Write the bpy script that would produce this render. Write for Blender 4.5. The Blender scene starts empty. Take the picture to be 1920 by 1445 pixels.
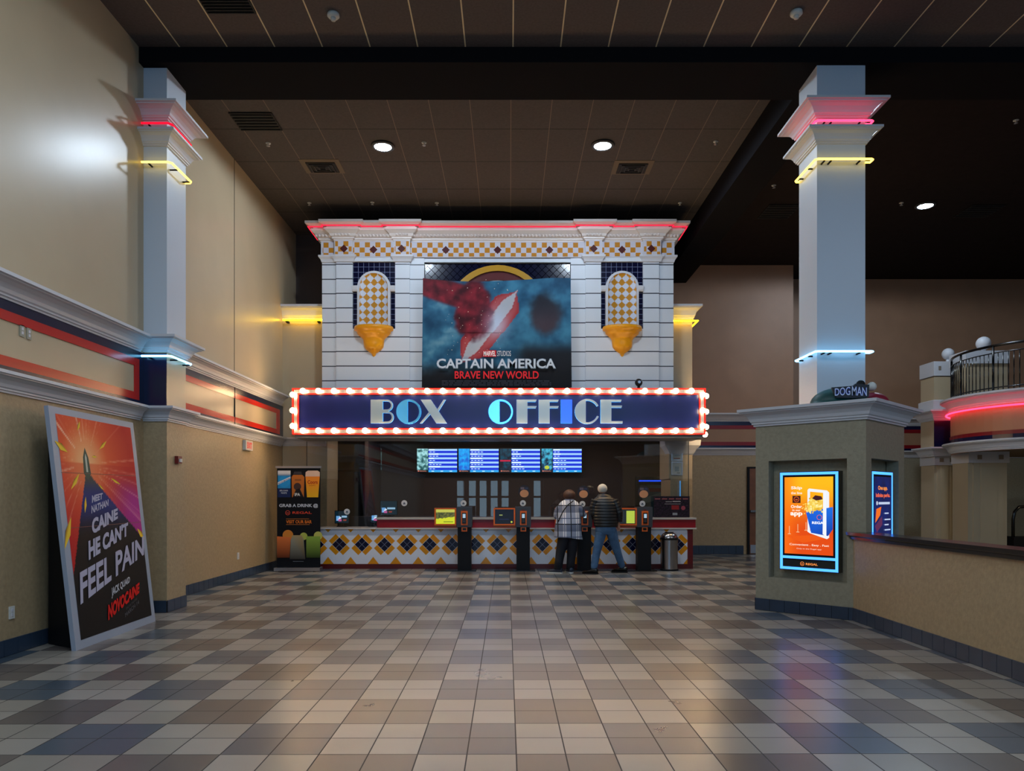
import bpy, bmesh, math, random
from mathutils import Vector, Matrix, noise
random.seed(7)
scene = bpy.context.scene
C = scene.collection
F = 1371.0; CX = 956.0; CY = 930.0; H = 1.6
# ---------------------------------------------------------------- camera, world, exposure
cam_d = bpy.data.cameras.new('camera'); cam = bpy.data.objects.new('camera', cam_d); C.objects.link(cam)
cam.location = (0, 0, H); cam.rotation_euler = (math.pi/2, 0, 0)
cam_d.sensor_fit = 'HORIZONTAL'; cam_d.sensor_width = 36; cam_d.lens = F/1920*36
cam_d.shift_x = (960-CX)/1920; cam_d.shift_y = (CY-722.5)/1920
cam_d.clip_end = 200
scene.camera = cam
scene.view_settings.view_transform = 'Standard'; scene.view_settings.look = 'None'
scene.view_settings.gamma = 1; scene.view_settings.exposure = 0.0
w = bpy.data.worlds.new('world'); scene.world = w; w.use_nodes = True
w.node_tree.nodes['Background'].inputs[0].default_value = (0.25, 0.32, 0.42, 1)
w.node_tree.nodes['Background'].inputs[1].default_value = 0.02
PI = math.pi

def s2l(c):
    c = c/255.0
    return c/12.92 if c <= 0.04045 else ((c+0.055)/1.055)**2.4
def col(rgb): return (s2l(rgb[0]), s2l(rgb[1]), s2l(rgb[2]), 1.0)
def P(x, y, Y): return Vector(((x-CX)*Y/F, Y, H+(CY-y)*Y/F))
def PX(x, Y): return (x-CX)*Y/F
def PZ(y, Y): return H+(CY-y)*Y/F

# room lighting: cool ceiling lamps over the near hall, behind and above the viewpoint
def area(name, loc, size, sizey, power, color, rot=(0,0,0)):
    d = bpy.data.lights.new(name, 'AREA'); d.shape = 'RECTANGLE'; d.size = size; d.size_y = sizey
    d.energy = power; d.color = color
    o = bpy.data.objects.new(name, d); o.location = loc; o.rotation_euler = rot; C.objects.link(o); return o
area('hall_light_front', (-1.0, 4.6, 7.55), 5.0, 1.6, 255, (0.80, 0.90, 1.0))
area('hall_light_rear', (0.0, -2.5, 7.55), 7.0, 4.0, 130, (0.46, 0.70, 1.0))
area('hall_light_side', (10.0, 3.0, 7.5), 5.0, 5.0, 260, (0.75, 0.86, 1.0))

# ---------------------------------------------------------------- materials
MATS = {}
def mat(name, rgb, rough=0.5, metal=0.0, em=None, st=0.0, var=0.0, vscale=6.0, bump=0.0, bscale=60.0, spec=0.5, coat=0.0):
    if name in MATS: return MATS[name]
    m = bpy.data.materials.new(name); m.use_nodes = True; nt = m.node_tree
    b = nt.nodes['Principled BSDF']
    b.inputs['Base Color'].default_value = col(rgb); b.inputs['Roughness'].default_value = rough
    b.inputs['Metallic'].default_value = metal; b.inputs['Specular IOR Level'].default_value = spec
    b.inputs['Coat Weight'].default_value = coat
    if em: b.inputs['Emission Color'].default_value = col(em); b.inputs['Emission Strength'].default_value = st
    if var or bump:
        g = nt.nodes.new('ShaderNodeNewGeometry')
    if var:
        n = nt.nodes.new('ShaderNodeTexNoise'); n.inputs['Scale'].default_value = vscale; n.inputs['Detail'].default_value = 4
        nt.links.new(g.outputs['Position'], n.inputs['Vector'])
        r = nt.nodes.new('ShaderNodeMapRange'); r.inputs['From Min'].default_value = .3; r.inputs['From Max'].default_value = .7
        r.inputs['To Min'].default_value = 1-var; r.inputs['To Max'].default_value = 1+var
        nt.links.new(n.outputs['Fac'], r.inputs['Value'])
        mx = nt.nodes.new('ShaderNodeVectorMath'); mx.operation = 'SCALE'
        mx.inputs[0].default_value = col(rgb)[:3]; nt.links.new(r.outputs[0], mx.inputs['Scale'])
        nt.links.new(mx.outputs[0], b.inputs['Base Color'])
    if bump:
        n2 = nt.nodes.new('ShaderNodeTexNoise'); n2.inputs['Scale'].default_value = bscale; n2.inputs['Detail'].default_value = 3
        nt.links.new(g.outputs['Position'], n2.inputs['Vector'])
        bp = nt.nodes.new('ShaderNodeBump'); bp.inputs['Strength'].default_value = bump; bp.inputs['Distance'].default_value = 0.01
        nt.links.new(n2.outputs['Fac'], bp.inputs['Height']); nt.links.new(bp.outputs[0], b.inputs['Normal'])
    MATS[name] = m; return m

def glow(name, rgb, st):
    m = bpy.data.materials.new(name); m.use_nodes = True; nt = m.node_tree; nt.nodes.clear()
    e = nt.nodes.new('ShaderNodeEmission'); e.inputs[0].default_value = col(rgb); e.inputs[1].default_value = st
    o = nt.nodes.new('ShaderNodeOutputMaterial'); nt.links.new(e.outputs[0], o.inputs[0]); MATS[name] = m; return m

def print_mat(name, rough=0.4, emit=0.0, spec=0.5):
    m = bpy.data.materials.new(name); m.use_nodes = True; nt = m.node_tree; b = nt.nodes['Principled BSDF']
    a = nt.nodes.new('ShaderNodeAttribute'); a.attribute_name = 'Col'
    b.inputs['Roughness'].default_value = rough; b.inputs['Specular IOR Level'].default_value = spec
    if emit:
        b.inputs['Base Color'].default_value = (0.01, 0.01, 0.01, 1)
        nt.links.new(a.outputs['Color'], b.inputs['Emission Color']); b.inputs['Emission Strength'].default_value = emit
    else: nt.links.new(a.outputs['Color'], b.inputs['Base Color'])
    return m

def glass_mat():
    m = bpy.data.materials.new('clear_glass'); m.use_nodes = True; nt = m.node_tree; nt.nodes.clear()
    t = nt.nodes.new('ShaderNodeBsdfTransparent'); t.inputs[0].default_value = (0.93, 0.95, 0.95, 1)
    g = nt.nodes.new('ShaderNodeBsdfGlossy'); g.inputs['Roughness'].default_value = 0.01
    fr = nt.nodes.new('ShaderNodeFresnel'); fr.inputs['IOR'].default_value = 1.6
    mx = nt.nodes.new('ShaderNodeMixShader'); o = nt.nodes.new('ShaderNodeOutputMaterial')
    nt.links.new(fr.outputs[0], mx.inputs[0]); nt.links.new(t.outputs[0], mx.inputs[1]); nt.links.new(g.outputs[0], mx.inputs[2])
    nt.links.new(mx.outputs[0], o.inputs[0]); return m

paint = mat('beige_satin_paint', (184, 166, 136), .31, var=.04, vscale=1.5, bump=.12, bscale=2.5, spec=.4)
vinyl = mat('beige_textured_wallcovering', (166, 144, 110), .48, var=.10, vscale=22, bump=.25, bscale=45)
vinyl_d = mat('grey_beige_wallcovering', (150, 142, 120), .5, var=.10, vscale=22, bump=.25, bscale=45)
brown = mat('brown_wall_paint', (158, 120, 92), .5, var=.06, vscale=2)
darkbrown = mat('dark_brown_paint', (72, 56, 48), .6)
white = mat('white_moulding', (200, 200, 204), .45)
whitec = mat('white_column_paint', (196, 204, 214), .42)
navy = mat('navy_laminate', (14, 18, 52), .22)
red = mat('red_laminate', (190, 34, 20), .22)
crimson = mat('crimson_paint', (128, 10, 24), .4)
black = mat('matt_black', (13, 14, 18), .6, spec=.25)
blackg = mat('gloss_black', (9, 10, 12), .2)
beam_m = mat('black_soffit', (20, 19, 22), .9, spec=.1)
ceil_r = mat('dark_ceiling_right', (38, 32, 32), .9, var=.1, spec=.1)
slate = mat('blue_slate_tile', (46, 60, 78), .3, var=.12, vscale=5)
grout = mat('dark_grout', (22, 22, 24), .8)
steel = mat('brushed_steel', (170, 168, 170), .25, 1.0)
chrome = mat('blue_chrome', (190, 215, 228), .12, 1.0)
alu = mat('silver_trim', (190, 190, 195), .3, 1.0)
orange = mat('orange_glazed', (214, 138, 18), .3)
orangep = mat('orange_plastic', (235, 104, 20), .4)
grey = mat('dark_grey_plastic', (58, 60, 64), .45)
wood = mat('brown_wood_door', (116, 72, 46), .4, var=.12, vscale=8)
plate = mat('white_plastic', (210, 208, 200), .4)
glass = glass_mat()
bulb_m = glow('warm_bulb', (255, 217, 160), 45)
neon_r = glow('pink_red_neon', (255, 44, 78), 6)
neon_rl = glow('dim_red_neon', (255, 16, 44), 1.7)
neon_y = glow('yellow_neon', (255, 214, 84), 4.5)
neon_y2 = glow('deep_yellow_neon', (255, 200, 16), 15)
neon_b = glow('blue_neon', (120, 205, 255), 6)
led = glow('cyan_led', (66, 142, 255), 2.6)
lens_m = glow('downlight_lens', (205, 232, 255), 60)
PRINT = print_mat('printed_card', .6, 0, .2)
PRINTG = print_mat('glazed_tile_print', .16)
PRINTT = print_mat('satin_tile_print', .6, 0, .3)
SCREEN = print_mat('lit_screen', .25, 1.0)
SCREEN2 = print_mat('lit_menu_screen', .25, 1.6)
SCREEN3 = print_mat('lit_display_screen', .25, 1.05)

# ---------------------------------------------------------------- mesh builder
class M:
    def __init__(s): s.v = []; s.f = []; s.mi = []; s.sm = []; s.cols = None
    def add(s, vs, fs, mi=0, smooth=False):
        n = len(s.v); s.v += [tuple(p) for p in vs]
        for f in fs: s.f.append([n+i for i in f]); s.mi.append(mi); s.sm.append(smooth)
        return s
    def box(s, x0, x1, y0, y1, z0, z1, mi=0):
        return s.obox((0,0), (1,0), (0,1), x0, x1, y0, y1, z0, z1, mi)
    def obox(s, o, u, n, u0, u1, d0, d1, z0, z1, mi=0):
        vs = []
        for z in (z0, z1):
            for (a, b) in ((u0, d0), (u1, d0), (u1, d1), (u0, d1)):
                vs.append((o[0]+u[0]*a+n[0]*b, o[1]+u[1]*a+n[1]*b, z))
        return s.add(vs, [(0,3,2,1),(4,5,6,7),(0,1,5,4),(1,2,6,5),(2,3,7,6),(3,0,4,7)], mi)
    def lathe(s, c, prof, seg=24, a0=0, a1=2*PI, mi=0, smooth=True, sx=1, sy=1):
        full = abs(a1-a0-2*PI) < 1e-6; n = seg if full else seg+1; vs = []
        for (r, z) in prof:
            for k in range(n):
                a = a0+(a1-a0)*k/seg; vs.append((c[0]+r*sx*math.cos(a), c[1]+r*sy*math.sin(a), c[2]+z))
        fs = []
        for i in range(len(prof)-1):
            for k in range(seg):
                k2 = (k+1) % n if full else k+1
                fs.append((i*n+k, i*n+k2, (i+1)*n+k2, (i+1)*n+k))
        return s.add(vs, fs, mi, smooth)
    def sphere(s, c, r, seg=16, rings=10, mi=0, sz=1, sx=1, sy=1):
        return s.lathe(c, [(max(r*math.sin(PI*i/rings), 1e-5), -r*sz*math.cos(PI*i/rings)) for i in range(rings+1)], seg, mi=mi, sx=sx, sy=sy)
    def disc_y(s, x, z, y0, y1, r, seg=24, mi=0):
        vs = []
        for y in (y0, y1):
            for k in range(seg): a = 2*PI*k/seg; vs.append((x+r*math.cos(a), y, z+r*math.sin(a)))
        fs = [list(range(seg)), list(range(2*seg-1, seg-1, -1))]
        for k in range(seg): k2 = (k+1) % seg; fs.append((k, seg+k, seg+k2, k2))
        return s.add(vs, fs, mi)
    def tube(s, pts, r, seg=8, closed=False, mi=0, radii=None, ref=None, ell=None, caps=True):
        pts = [Vector(p) for p in pts]; n = len(pts); vs = []; prev = None
        for i, p in enumerate(pts):
            if closed: t = (pts[(i+1) % n]-p).normalized()+(p-pts[i-1]).normalized()
            elif i == 0: t = pts[1]-p
            elif i == n-1: t = p-pts[i-1]
            else: t = (pts[i+1]-p).normalized()+(p-pts[i-1]).normalized()
            t.normalize()
            if ref: rv = Vector(ref)
            else: rv = prev if prev else (Vector((0,0,1)) if abs(t.z) < .9 else Vector((1,0,0)))
            a = (rv-t*rv.dot(t)); a.normalize(); b = t.cross(a); prev = a
            ra = radii[i] if radii else r
            ra, rb = (ra if isinstance(ra, tuple) else (ra, ra))
            for k in range(seg):
                th = 2*PI*k/seg; vs.append(p+a*math.cos(th)*ra+b*math.sin(th)*rb)
        fs = []; m = n if closed else n-1
        for i in range(m):
            j = (i+1) % n
            for k in range(seg):
                k2 = (k+1) % seg; fs.append((i*seg+k, i*seg+k2, j*seg+k2, j*seg+k))
        if not closed and caps: fs.append(list(range(seg-1, -1, -1))); fs.append([(n-1)*seg+k for k in range(seg)])
        return s.add(vs, fs, mi, True)
    def sweep(s, path, prof, closed=False, mi=0, caps=True):
        n = len(path); m = len(prof); vs = []
        def nrm(a, b):
            dx, dy = b[0]-a[0], b[1]-a[1]; l = math.hypot(dx, dy); return (dy/l, -dx/l)
        for i in range(n):
            if closed: n1 = nrm(path[i-1], path[i]); n2 = nrm(path[i], path[(i+1) % n])
            else:
                n1 = nrm(path[i-1], path[i]) if i > 0 else nrm(path[0], path[1])
                n2 = nrm(path[i], path[i+1]) if i < n-1 else n1
            k = 1+n1[0]*n2[0]+n1[1]*n2[1]; k = max(k, .2)
            mx, my = (n1[0]+n2[0])/k, (n1[1]+n2[1])/k
            for (o, z) in prof: vs.append((path[i][0]+mx*o, path[i][1]+my*o, z))
        fs = []
        for i in range(n if closed else n-1):
            j = (i+1) % n
            for k in range(m-1): fs.append((i*m+k, j*m+k, j*m+k+1, i*m+k+1))
        if not closed and caps: fs.append(list(range(m))); fs.append([(n-1)*m+k for k in range(m-1, -1, -1)])
        return s.add(vs, fs, mi)
    def prism(s, pts, fn, d0, d1, mi=0):
        # pts: 2D outline; fn(u, v, d) -> world point
        n = len(pts); vs = [fn(u, v, d0) for u, v in pts]+[fn(u, v, d1) for u, v in pts]
        fs = [list(range(n)), list(range(2*n-1, n-1, -1))]
        for k in range(n): k2 = (k+1) % n; fs.append((k, n+k, n+k2, k2))
        return s.add(vs, fs, mi)
    def build(s, name, m, parent=None, loc=None, recalc=True):
        me = bpy.data.meshes.new(name); base = Vector((0,0,0))
        if parent is not None:
            q = parent
            while q is not None: base = base+q.location; q = q.parent
            org = Vector((0, 0, 0))
        else:
            # origin at the base centre of the mesh
            xs = [p[0] for p in s.v]; ys = [p[1] for p in s.v]; zs = [p[2] for p in s.v]
            org = Vector(((min(xs)+max(xs))/2, (min(ys)+max(ys))/2, min(zs))) if loc is None else Vector(loc)
            base = org
        me.from_pydata([tuple(Vector(p)-base) for p in s.v], [], s.f)
        for mm in (m if isinstance(m, (list, tuple)) else [m]): me.materials.append(mm)
        for i, p in enumerate(me.polygons): p.material_index = s.mi[i]; p.use_smooth = s.sm[i]
        if recalc:
            bm = bmesh.new(); bm.from_mesh(me); bmesh.ops.recalc_face_normals(bm, faces=bm.faces); bm.to_mesh(me); bm.free()
        o = bpy.data.objects.new(name, me); C.objects.link(o); o.location = org
        if parent is not None: o.parent = parent
        return o

def thing(name, label, cat, loc=(0,0,0), group=None):
    o = bpy.data.objects.new(name, None); C.objects.link(o); o.location = loc
    o.empty_display_size = .2; o['label'] = label; o['category'] = cat
    if group: o['group'] = group
    return o
def tag(o, label, cat, group=None, kind=None):
    o['label'] = label; o['category'] = cat
    if group: o['group'] = group
    if kind: o['kind'] = kind
    return o
def struct(o): o['kind'] = 'structure'; return o
def copy_tree(o, loc, label=None):
    r = o.copy(); C.objects.link(r); r.location = loc
    if label: r['label'] = label
    for ch in o.children:
        c = ch.copy(); C.objects.link(c); c.parent = r
        for g in ch.children: d = g.copy(); C.objects.link(d); d.parent = c
    return r

_tc = {}
def text_geo(s, bold=0.0):
    k = (s, bold)
    if k in _tc: return _tc[k]
    cu = bpy.data.curves.new('t', 'FONT'); cu.body = s; cu.size = 1; cu.offset = bold; cu.fill_mode = 'FRONT'; cu.resolution_u = 3
    ob = bpy.data.objects.new('t', cu); C.objects.link(ob)
    dg = bpy.context.evaluated_depsgraph_get(); dg.update()
    me = bpy.data.meshes.new_from_object(ob.evaluated_get(dg))
    vs = [(v.co.x, v.co.y) for v in me.vertices]; fs = [tuple(p.vertices) for p in me.polygons]
    bpy.data.objects.remove(ob); bpy.data.curves.remove(cu); bpy.data.meshes.remove(me)
    x0 = min(v[0] for v in vs); x1 = max(v[0] for v in vs); y0 = min(v[1] for v in vs); y1 = max(v[1] for v in vs)
    r = ([((x-x0)/(x1-x0), (y-y0)/(y1-y0)) for x, y in vs], fs); _tc[k] = r; return r

class Art:
    """flat printed or tiled artwork in the plane o + u*ux + v*uy, each layer a hair in front of the last"""
    def __init__(s, o, ux, uy, nrm, eps=.0006):
        s.o = Vector(o); s.ux = Vector(ux); s.uy = Vector(uy); s.n = Vector(nrm); s.eps = eps; s.l = 0
        s.v = []; s.f = []; s.c = []
    def pt(s, u, v): return s.o+s.ux*u+s.uy*v+s.n*(s.l*s.eps)
    def poly(s, pts, c, up=True):
        if up: s.l += 1
        n = len(s.v); s.v += [s.pt(u, v) for u, v in pts]; s.f.append(tuple(range(n, n+len(pts))))
        s.c.append([col(k) for k in c] if isinstance(c[0], (tuple, list)) else [col(c)]*len(pts)); return s
    def rect(s, x0, y0, x1, y1, c, up=True): return s.poly([(x0,y0),(x1,y0),(x1,y1),(x0,y1)], c, up)
    def circ(s, x, y, r, c, ry=None, seg=24, up=True):
        ry = ry or r
        return s.poly([(x+r*math.cos(2*PI*k/seg), y+ry*math.sin(2*PI*k/seg)) for k in range(seg)], c, up)
    def grid(s, x0, y0, x1, y1, nx, ny, fn, warp=None):
        s.l += 1; n = len(s.v); cc = []
        for j in range(ny+1):
            for i in range(nx+1):
                u = x0+(x1-x0)*i/nx; v = y0+(y1-y0)*j/ny; cc.append(col(fn(u, v)))
                s.v.append(s.pt(u, v))
        for j in range(ny):
            for i in range(nx):
                q = (j*(nx+1)+i, j*(nx+1)+i+1, (j+1)*(nx+1)+i+1, (j+1)*(nx+1)+i)
                s.f.append(tuple(n+k for k in q)); s.c.append([cc[k] for k in q])
        return s
    def text(s, t, x0, y0, x1, y1, c, bold=.01, warp=None):
        s.l += 1; vs, fs = text_geo(t, bold); n = len(s.v)
        for (a, b) in vs:
            if warp: u, v = warp(a, b)
            else: u, v = x0+(x1-x0)*a, y0+(y1-y0)*b
            s.v.append(s.pt(u, v))
        for f in fs: s.f.append(tuple(n+k for k in f)); s.c.append([col(c)]*len(f))
        return s
    def build(s, name, m, parent=None):
        mb = M(); mb.v = [tuple(p) for p in s.v]; mb.f = [list(f) for f in s.f]; mb.mi = [0]*len(s.f); mb.sm = [False]*len(s.f)
        o = mb.build(name, m, parent, recalc=False)
        me = o.data; at = me.color_attributes.new('Col', 'FLOAT_COLOR', 'CORNER')
        k = 0
        for p, cs in zip(me.polygons, s.c):
            # keep winding facing the artwork normal
            for c in cs: at.data[k].color = c; k += 1
        return o
def lerp(a, b, t):
    t = max(0, min(1, t)); return tuple(a[i]+(b[i]-a[i])*t for i in range(3))
def fbm(x, y, sc=1.0, seed=0): return .5+.5*noise.fractal(Vector((x*sc, y*sc, seed)), 1.0, 2.0, 4)
# ---------------------------------------------------------------- setting
ZN = 7.70; ZF = 7.98; BB = 7.49          # near ceiling, far ceiling, soffit underside
XN = -5.04; XF = -5.22; YP0 = 10.06; YP1 = 10.65; XPC = -4.72
YB0 = 9.93; YB1 = 10.87
def crown(z0, z1, d):
    h = z1-z0
    p = [(0, 0), (.12, 0), (.12, .10), (.22, .12), (.22, .20), (.30, .26), (.36, .42), (.50, .60), (.70, .72), (.86, .76), (.86, .82), (1, .84), (1, 1), (0, 1)]
    return [(a*d, z0+b*h) for a, b in p]

def floor_mat():
    m = bpy.data.materials.new('floor_tiles'); m.use_nodes = True; nt = m.node_tree; L = nt.links
    b = nt.nodes['Principled BSDF']
    def N(t, **k):
        n = nt.nodes.new(t)
        for a, v in k.items(): setattr(n, a, v)
        return n
    def math_(op, a, b_=None, c=None):
        n = N('ShaderNodeMath', operation=op)
        for i, x in enumerate((a, b_, c)):
            if x is None: continue
            if isinstance(x, (int, float)): n.inputs[i].default_value = x
            else: L.new(x, n.inputs[i])
        return n.outputs[0]
    g = N('ShaderNodeNewGeometry'); mp = N('ShaderNodeMapping'); mp.inputs['Rotation'].default_value = (0, 0, math.radians(-.24))
    L.new(g.outputs['Position'], mp.inputs['Vector']); sp = N('ShaderNodeSeparateXYZ'); L.new(mp.outputs[0], sp.inputs[0])
    T = .306
    u = math_('DIVIDE', math_('SUBTRACT', sp.outputs[0], .059), T); v = math_('DIVIDE', math_('SUBTRACT', sp.outputs[1], 4.537), T)
    fu, fv = math_('FLOOR', u), math_('FLOOR', v)
    bu, bv = math_('FLOOR', math_('DIVIDE', u, 2)), math_('FLOOR', math_('DIVIDE', v, 2))
    pu = math_('FLOORED_MODULO', bu, 2); pv = math_('FLOORED_MODULO', bv, 2)
    # bv even: blue on odd bu ; bv odd: brown on even bu
    isblue = math_('MULTIPLY', math_('SUBTRACT', 1, pv), pu)
    isbrown = math_('MULTIPLY', pv, math_('SUBTRACT', 1, pu))
    cmb = N('ShaderNodeCombineXYZ'); L.new(fu, cmb.inputs[0]); L.new(fv, cmb.inputs[1])
    wn = N('ShaderNodeTexWhiteNoise'); L.new(cmb.outputs[0], wn.inputs['Vector'])
    rnd = wn.outputs['Value']
    n1 = N('ShaderNodeTexNoise'); n1.inputs['Scale'].default_value = 3.0; n1.inputs['Detail'].default_value = 6; L.new(g.outputs['Position'], n1.inputs['Vector'])
    def mixc(f, a, c):
        x = N('ShaderNodeMix', data_type='RGBA'); L.new(f, x.inputs[0])
        for i, q in ((6, a), (7, c)):
            if isinstance(q, tuple): x.inputs[i].default_value = q
            else: L.new(q, x.inputs[i])
        return x.outputs[2]
    lightc = mixc(rnd, col((134, 129, 120)), col((150, 144, 136)))
    bluec = mixc(rnd, col((64, 76, 88)), col((76, 88, 98)))
    brownc = mixc(rnd, col((86, 80, 78)), col((100, 94, 90)))
    c = mixc(isblue, lightc, bluec); c = mixc(isbrown, c, brownc)
    br = math_('ADD', .92, math_('MULTIPLY', n1.outputs['Fac'], .16))
    vm = N('ShaderNodeVectorMath', operation='SCALE'); L.new(c, vm.inputs[0]); L.new(br, vm.inputs['Scale'])
    # grout
    def edge(q, wd):
        f = math_('FRACT', q); return math_('MINIMUM', f, math_('SUBTRACT', 1, f))
    e = math_('MINIMUM', edge(u, 0), edge(v, 0))
    gm = math_('LESS_THAN', e, .0135)
    c2 = mixc(gm, vm.outputs[0], col((15, 14, 15))); L.new(c2, b.inputs['Base Color'])
    n2 = N('ShaderNodeTexNoise'); n2.inputs['Scale'].default_value = 1.3; n2.inputs['Detail'].default_value = 5; L.new(g.outputs['Position'], n2.inputs['Vector'])
    ro = math_('ADD', math_('ADD', .262, math_('MULTIPLY', n2.outputs['Fac'], .04)), math_('MULTIPLY', gm, .4)); L.new(ro, b.inputs['Roughness'])
    n3 = N('ShaderNodeTexNoise'); n3.inputs['Scale'].default_value = 12; L.new(g.outputs['Position'], n3.inputs['Vector'])
    hh = math_('MULTIPLY', math_('MINIMUM', e, .03), 12)
    bp = N('ShaderNodeBump'); bp.inputs['Strength'].default_value = .25; bp.inputs['Distance'].default_value = .004
    L.new(hh, bp.inputs['Height']); L.new(bp.outputs[0], b.inputs['Normal'])
    b.inputs['Specular IOR Level'].default_value = .75
    return m

def grid_ceiling_mat(name, base, bar, x0, sx, y0, sy, wx, wy, bary):
    m = bpy.data.materials.new(name); m.use_nodes = True; nt = m.node_tree; L = nt.links; b = nt.nodes['Principled BSDF']
    b.inputs['Roughness'].default_value = .85
    g = nt.nodes.new('ShaderNodeNewGeometry'); sp = nt.nodes.new('ShaderNodeSeparateXYZ'); L.new(g.outputs['Position'], sp.inputs[0])
    def line(sock, o, s, wd):
        a = nt.nodes.new('ShaderNodeMath'); a.operation = 'SUBTRACT'; L.new(sock, a.inputs[0]); a.inputs[1].default_value = o-wd/2
        d = nt.nodes.new('ShaderNodeMath'); d.operation = 'FLOORED_MODULO'; L.new(a.outputs[0], d.inputs[0]); d.inputs[1].default_value = s
        l = nt.nodes.new('ShaderNodeMath'); l.operation = 'LESS_THAN'; L.new(d.outputs[0], l.inputs[0]); l.inputs[1].default_value = wd
        return l.outputs[0]
    n = nt.nodes.new('ShaderNodeTexNoise'); n.inputs['Scale'].default_value = 30; L.new(g.outputs['Position'], n.inputs['Vector'])
    mx0 = nt.nodes.new('ShaderNodeMix'); mx0.data_type = 'RGBA'; L.new(n.outputs['Fac'], mx0.inputs[0])
    mx0.inputs[6].default_value = col(tuple(c*.85 for c in base)); mx0.inputs[7].default_value = col(tuple(c*1.15 for c in base))
    prev = mx0.outputs[2]
    for (s_, o, st, wd, c) in ((sp.outputs[1], y0, sy, wy, bary), (sp.outputs[0], x0, sx, wx, bar)):
        mx = nt.nodes.new('ShaderNodeMix'); mx.data_type = 'RGBA'; L.new(line(s_, o, st, wd), mx.inputs[0]); L.new(prev, mx.inputs[6]); mx.inputs[7].default_value = col(c); prev = mx.outputs[2]
    L.new(prev, b.inputs['Base Color']); return m
cn = grid_ceiling_mat('near_ceiling_tiles', (84, 74, 72), (225, 205, 165), .043, .647, .3, 40, .018, .01, (40, 35, 34))  # near grid bars carry their lit brightness in the colour, far ones darker
cf = grid_ceiling_mat('far_ceiling_tiles', (72, 66, 64), (120, 104, 92), .017, .666, 12.71, 1.24, .012, .02, (22, 18, 18))

struct(M().box(-7, 19, -11, 24, -.15, 0).build('floor', floor_mat()))
struct(M().box(-6, 19, -11, YB0+.3, ZN, ZN+.5).build('ceiling', cn))
struct(M().box(-6, 4.5, YB1-.3, 23, ZF, ZF+.3).build('ceiling_far', cf))
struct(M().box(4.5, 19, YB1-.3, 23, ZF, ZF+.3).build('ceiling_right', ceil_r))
struct(M().box(-6, 19, YB0, YB1, BB, ZF+.25).build('trim_1', beam_m))
struct(M().box(4.2, 4.86, YB1, 20.3, BB, ZF+.2).build('trim_2', beam_m))
# side walls: satin paint above the rail, wallcovering below
def wall(name, x0, x1, y0, y1, z1, split, lo=vinyl, hi=paint):
    return struct(M().box(x0, x1, y0, y1, 0, split, 1).box(x0, x1, y0, y1, split, z1, 0).build(name, [hi, lo]))
wall('wall_left', XN-.4, XN, -11, YP0, ZF, 2.7)
wall('wall_left_far', XF-.4, XF, YP0, 23, ZF+.1, 2.8)
wall('wall_right', 17.5, 17.9, -11, 23, ZF+.1, 2.7, vinyl_d, brown)
wall('wall_end', XF-.1, 7.83, 20.2, 20.5, ZF+.1, 2.8, vinyl, brown)
wall('wall_end_right', 7.6, 17.6, 21.5, 21.8, ZF+.1, 2.8, vinyl_d, brown)
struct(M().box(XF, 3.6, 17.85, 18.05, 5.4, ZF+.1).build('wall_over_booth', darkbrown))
# front wall behind the viewpoint with the lit entrance doors
daylight = glow('daylight_pane', (178, 214, 240), 2.2)
wb = M(); doors = [-2.9, -2.2, -1.57, -.92, -.28, 1.6]
xs = [-6]+[q for d in doors for q in (d-.2, d+.2)]+[18]
for i in range(0, len(xs), 2): wb.box(xs[i], xs[i+1], -10.3, -10, 0, 2.5)
wb.box(-6, 18, -10.3, -10, 2.5, 5.0); wb.box(-6, 18, -10.3, -10, 7.2, ZN+.2); wb.box(-6, -4.4, -10.3, -10, 5.0, 7.2); wb.box(13.6, 18, -10.3, -10, 5.0, 7.2)
for k in range(1, 6): wb.box(-4.4+3*k-.06, -4.4+3*k+.06, -10.3, -10, 5.0, 7.2)
for d in doors: wb.box(d-.2, d+.2, -10.3, -10, 0, .3); wb.box(d-.2, d+.2, -10.3, -10, 1.5, 1.62)
struct(wb.build('wall_front', brown))
for k in range(6): struct(M().box(-4.4+3*k+(.06 if k else 0), -4.4+3*k+2.94, -10.2, -10.15, 5.0, 7.2).build('window_%d' % (k+10), glow('added_glow_pane_%d' % k, (144, 196, 242), 4.9)))  # upper glowing panes are added to light the hall from behind
for i, d in enumerate(doors):
    struct(M().box(d-.2, d+.2, -10.2, -10.15, .3, 1.5).box(d-.2, d+.2, -10.2, -10.15, 1.62, 2.5).build('window_%d' % (i+1), daylight))

# banding: lower cornice, blue, red, cream, red, blue, upper cornice
def bands(tagn, path, dz=0.0, red_=red, navy_=navy, bands_on=True):
    global trim_i
    o1 = struct(M().sweep(path, crown(2.63+dz, 2.83+dz, .15)).build('trim_%d' % next_trim(), white))
    o2 = struct(M().sweep(path, crown(3.56+dz, 3.78+dz, .20)).build('trim_%d' % next_trim(), white))
    if bands_on:
        for (z0, z1, mm) in ((2.83, 2.90, navy_), (2.90, 3.0, red_), (3.356, 3.456, red_), (3.456, 3.56, navy_)):
            struct(M().sweep(path, [(0, z0+dz), (.012, z0+dz), (.012, z1+dz), (0, z1+dz)]).build('trim_%d' % next_trim(), mm))
_ti = [2]
def next_trim(): _ti[0] += 1; return _ti[0]
bands('left', [(XN, -9.9), (XN, YP0-.12)])
struct(M().box(XN, XN+.014, YP0-.26, YP0-.14, 2.9, 3.456).build('trim_%d' % next_trim(), red))
struct(M().box(XN, XN+.013, YP0-.14, YP0, 2.83, 3.56).build('trim_%d' % next_trim(), navy))
bands('leftfar', [(XF, YP1+.15), (XF, 16.65)], .10)
struct(M().box(XF, XF+.014, 16.35, 16.55, 3.0, 3.556).build('trim_%d' % next_trim(), red))
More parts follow.
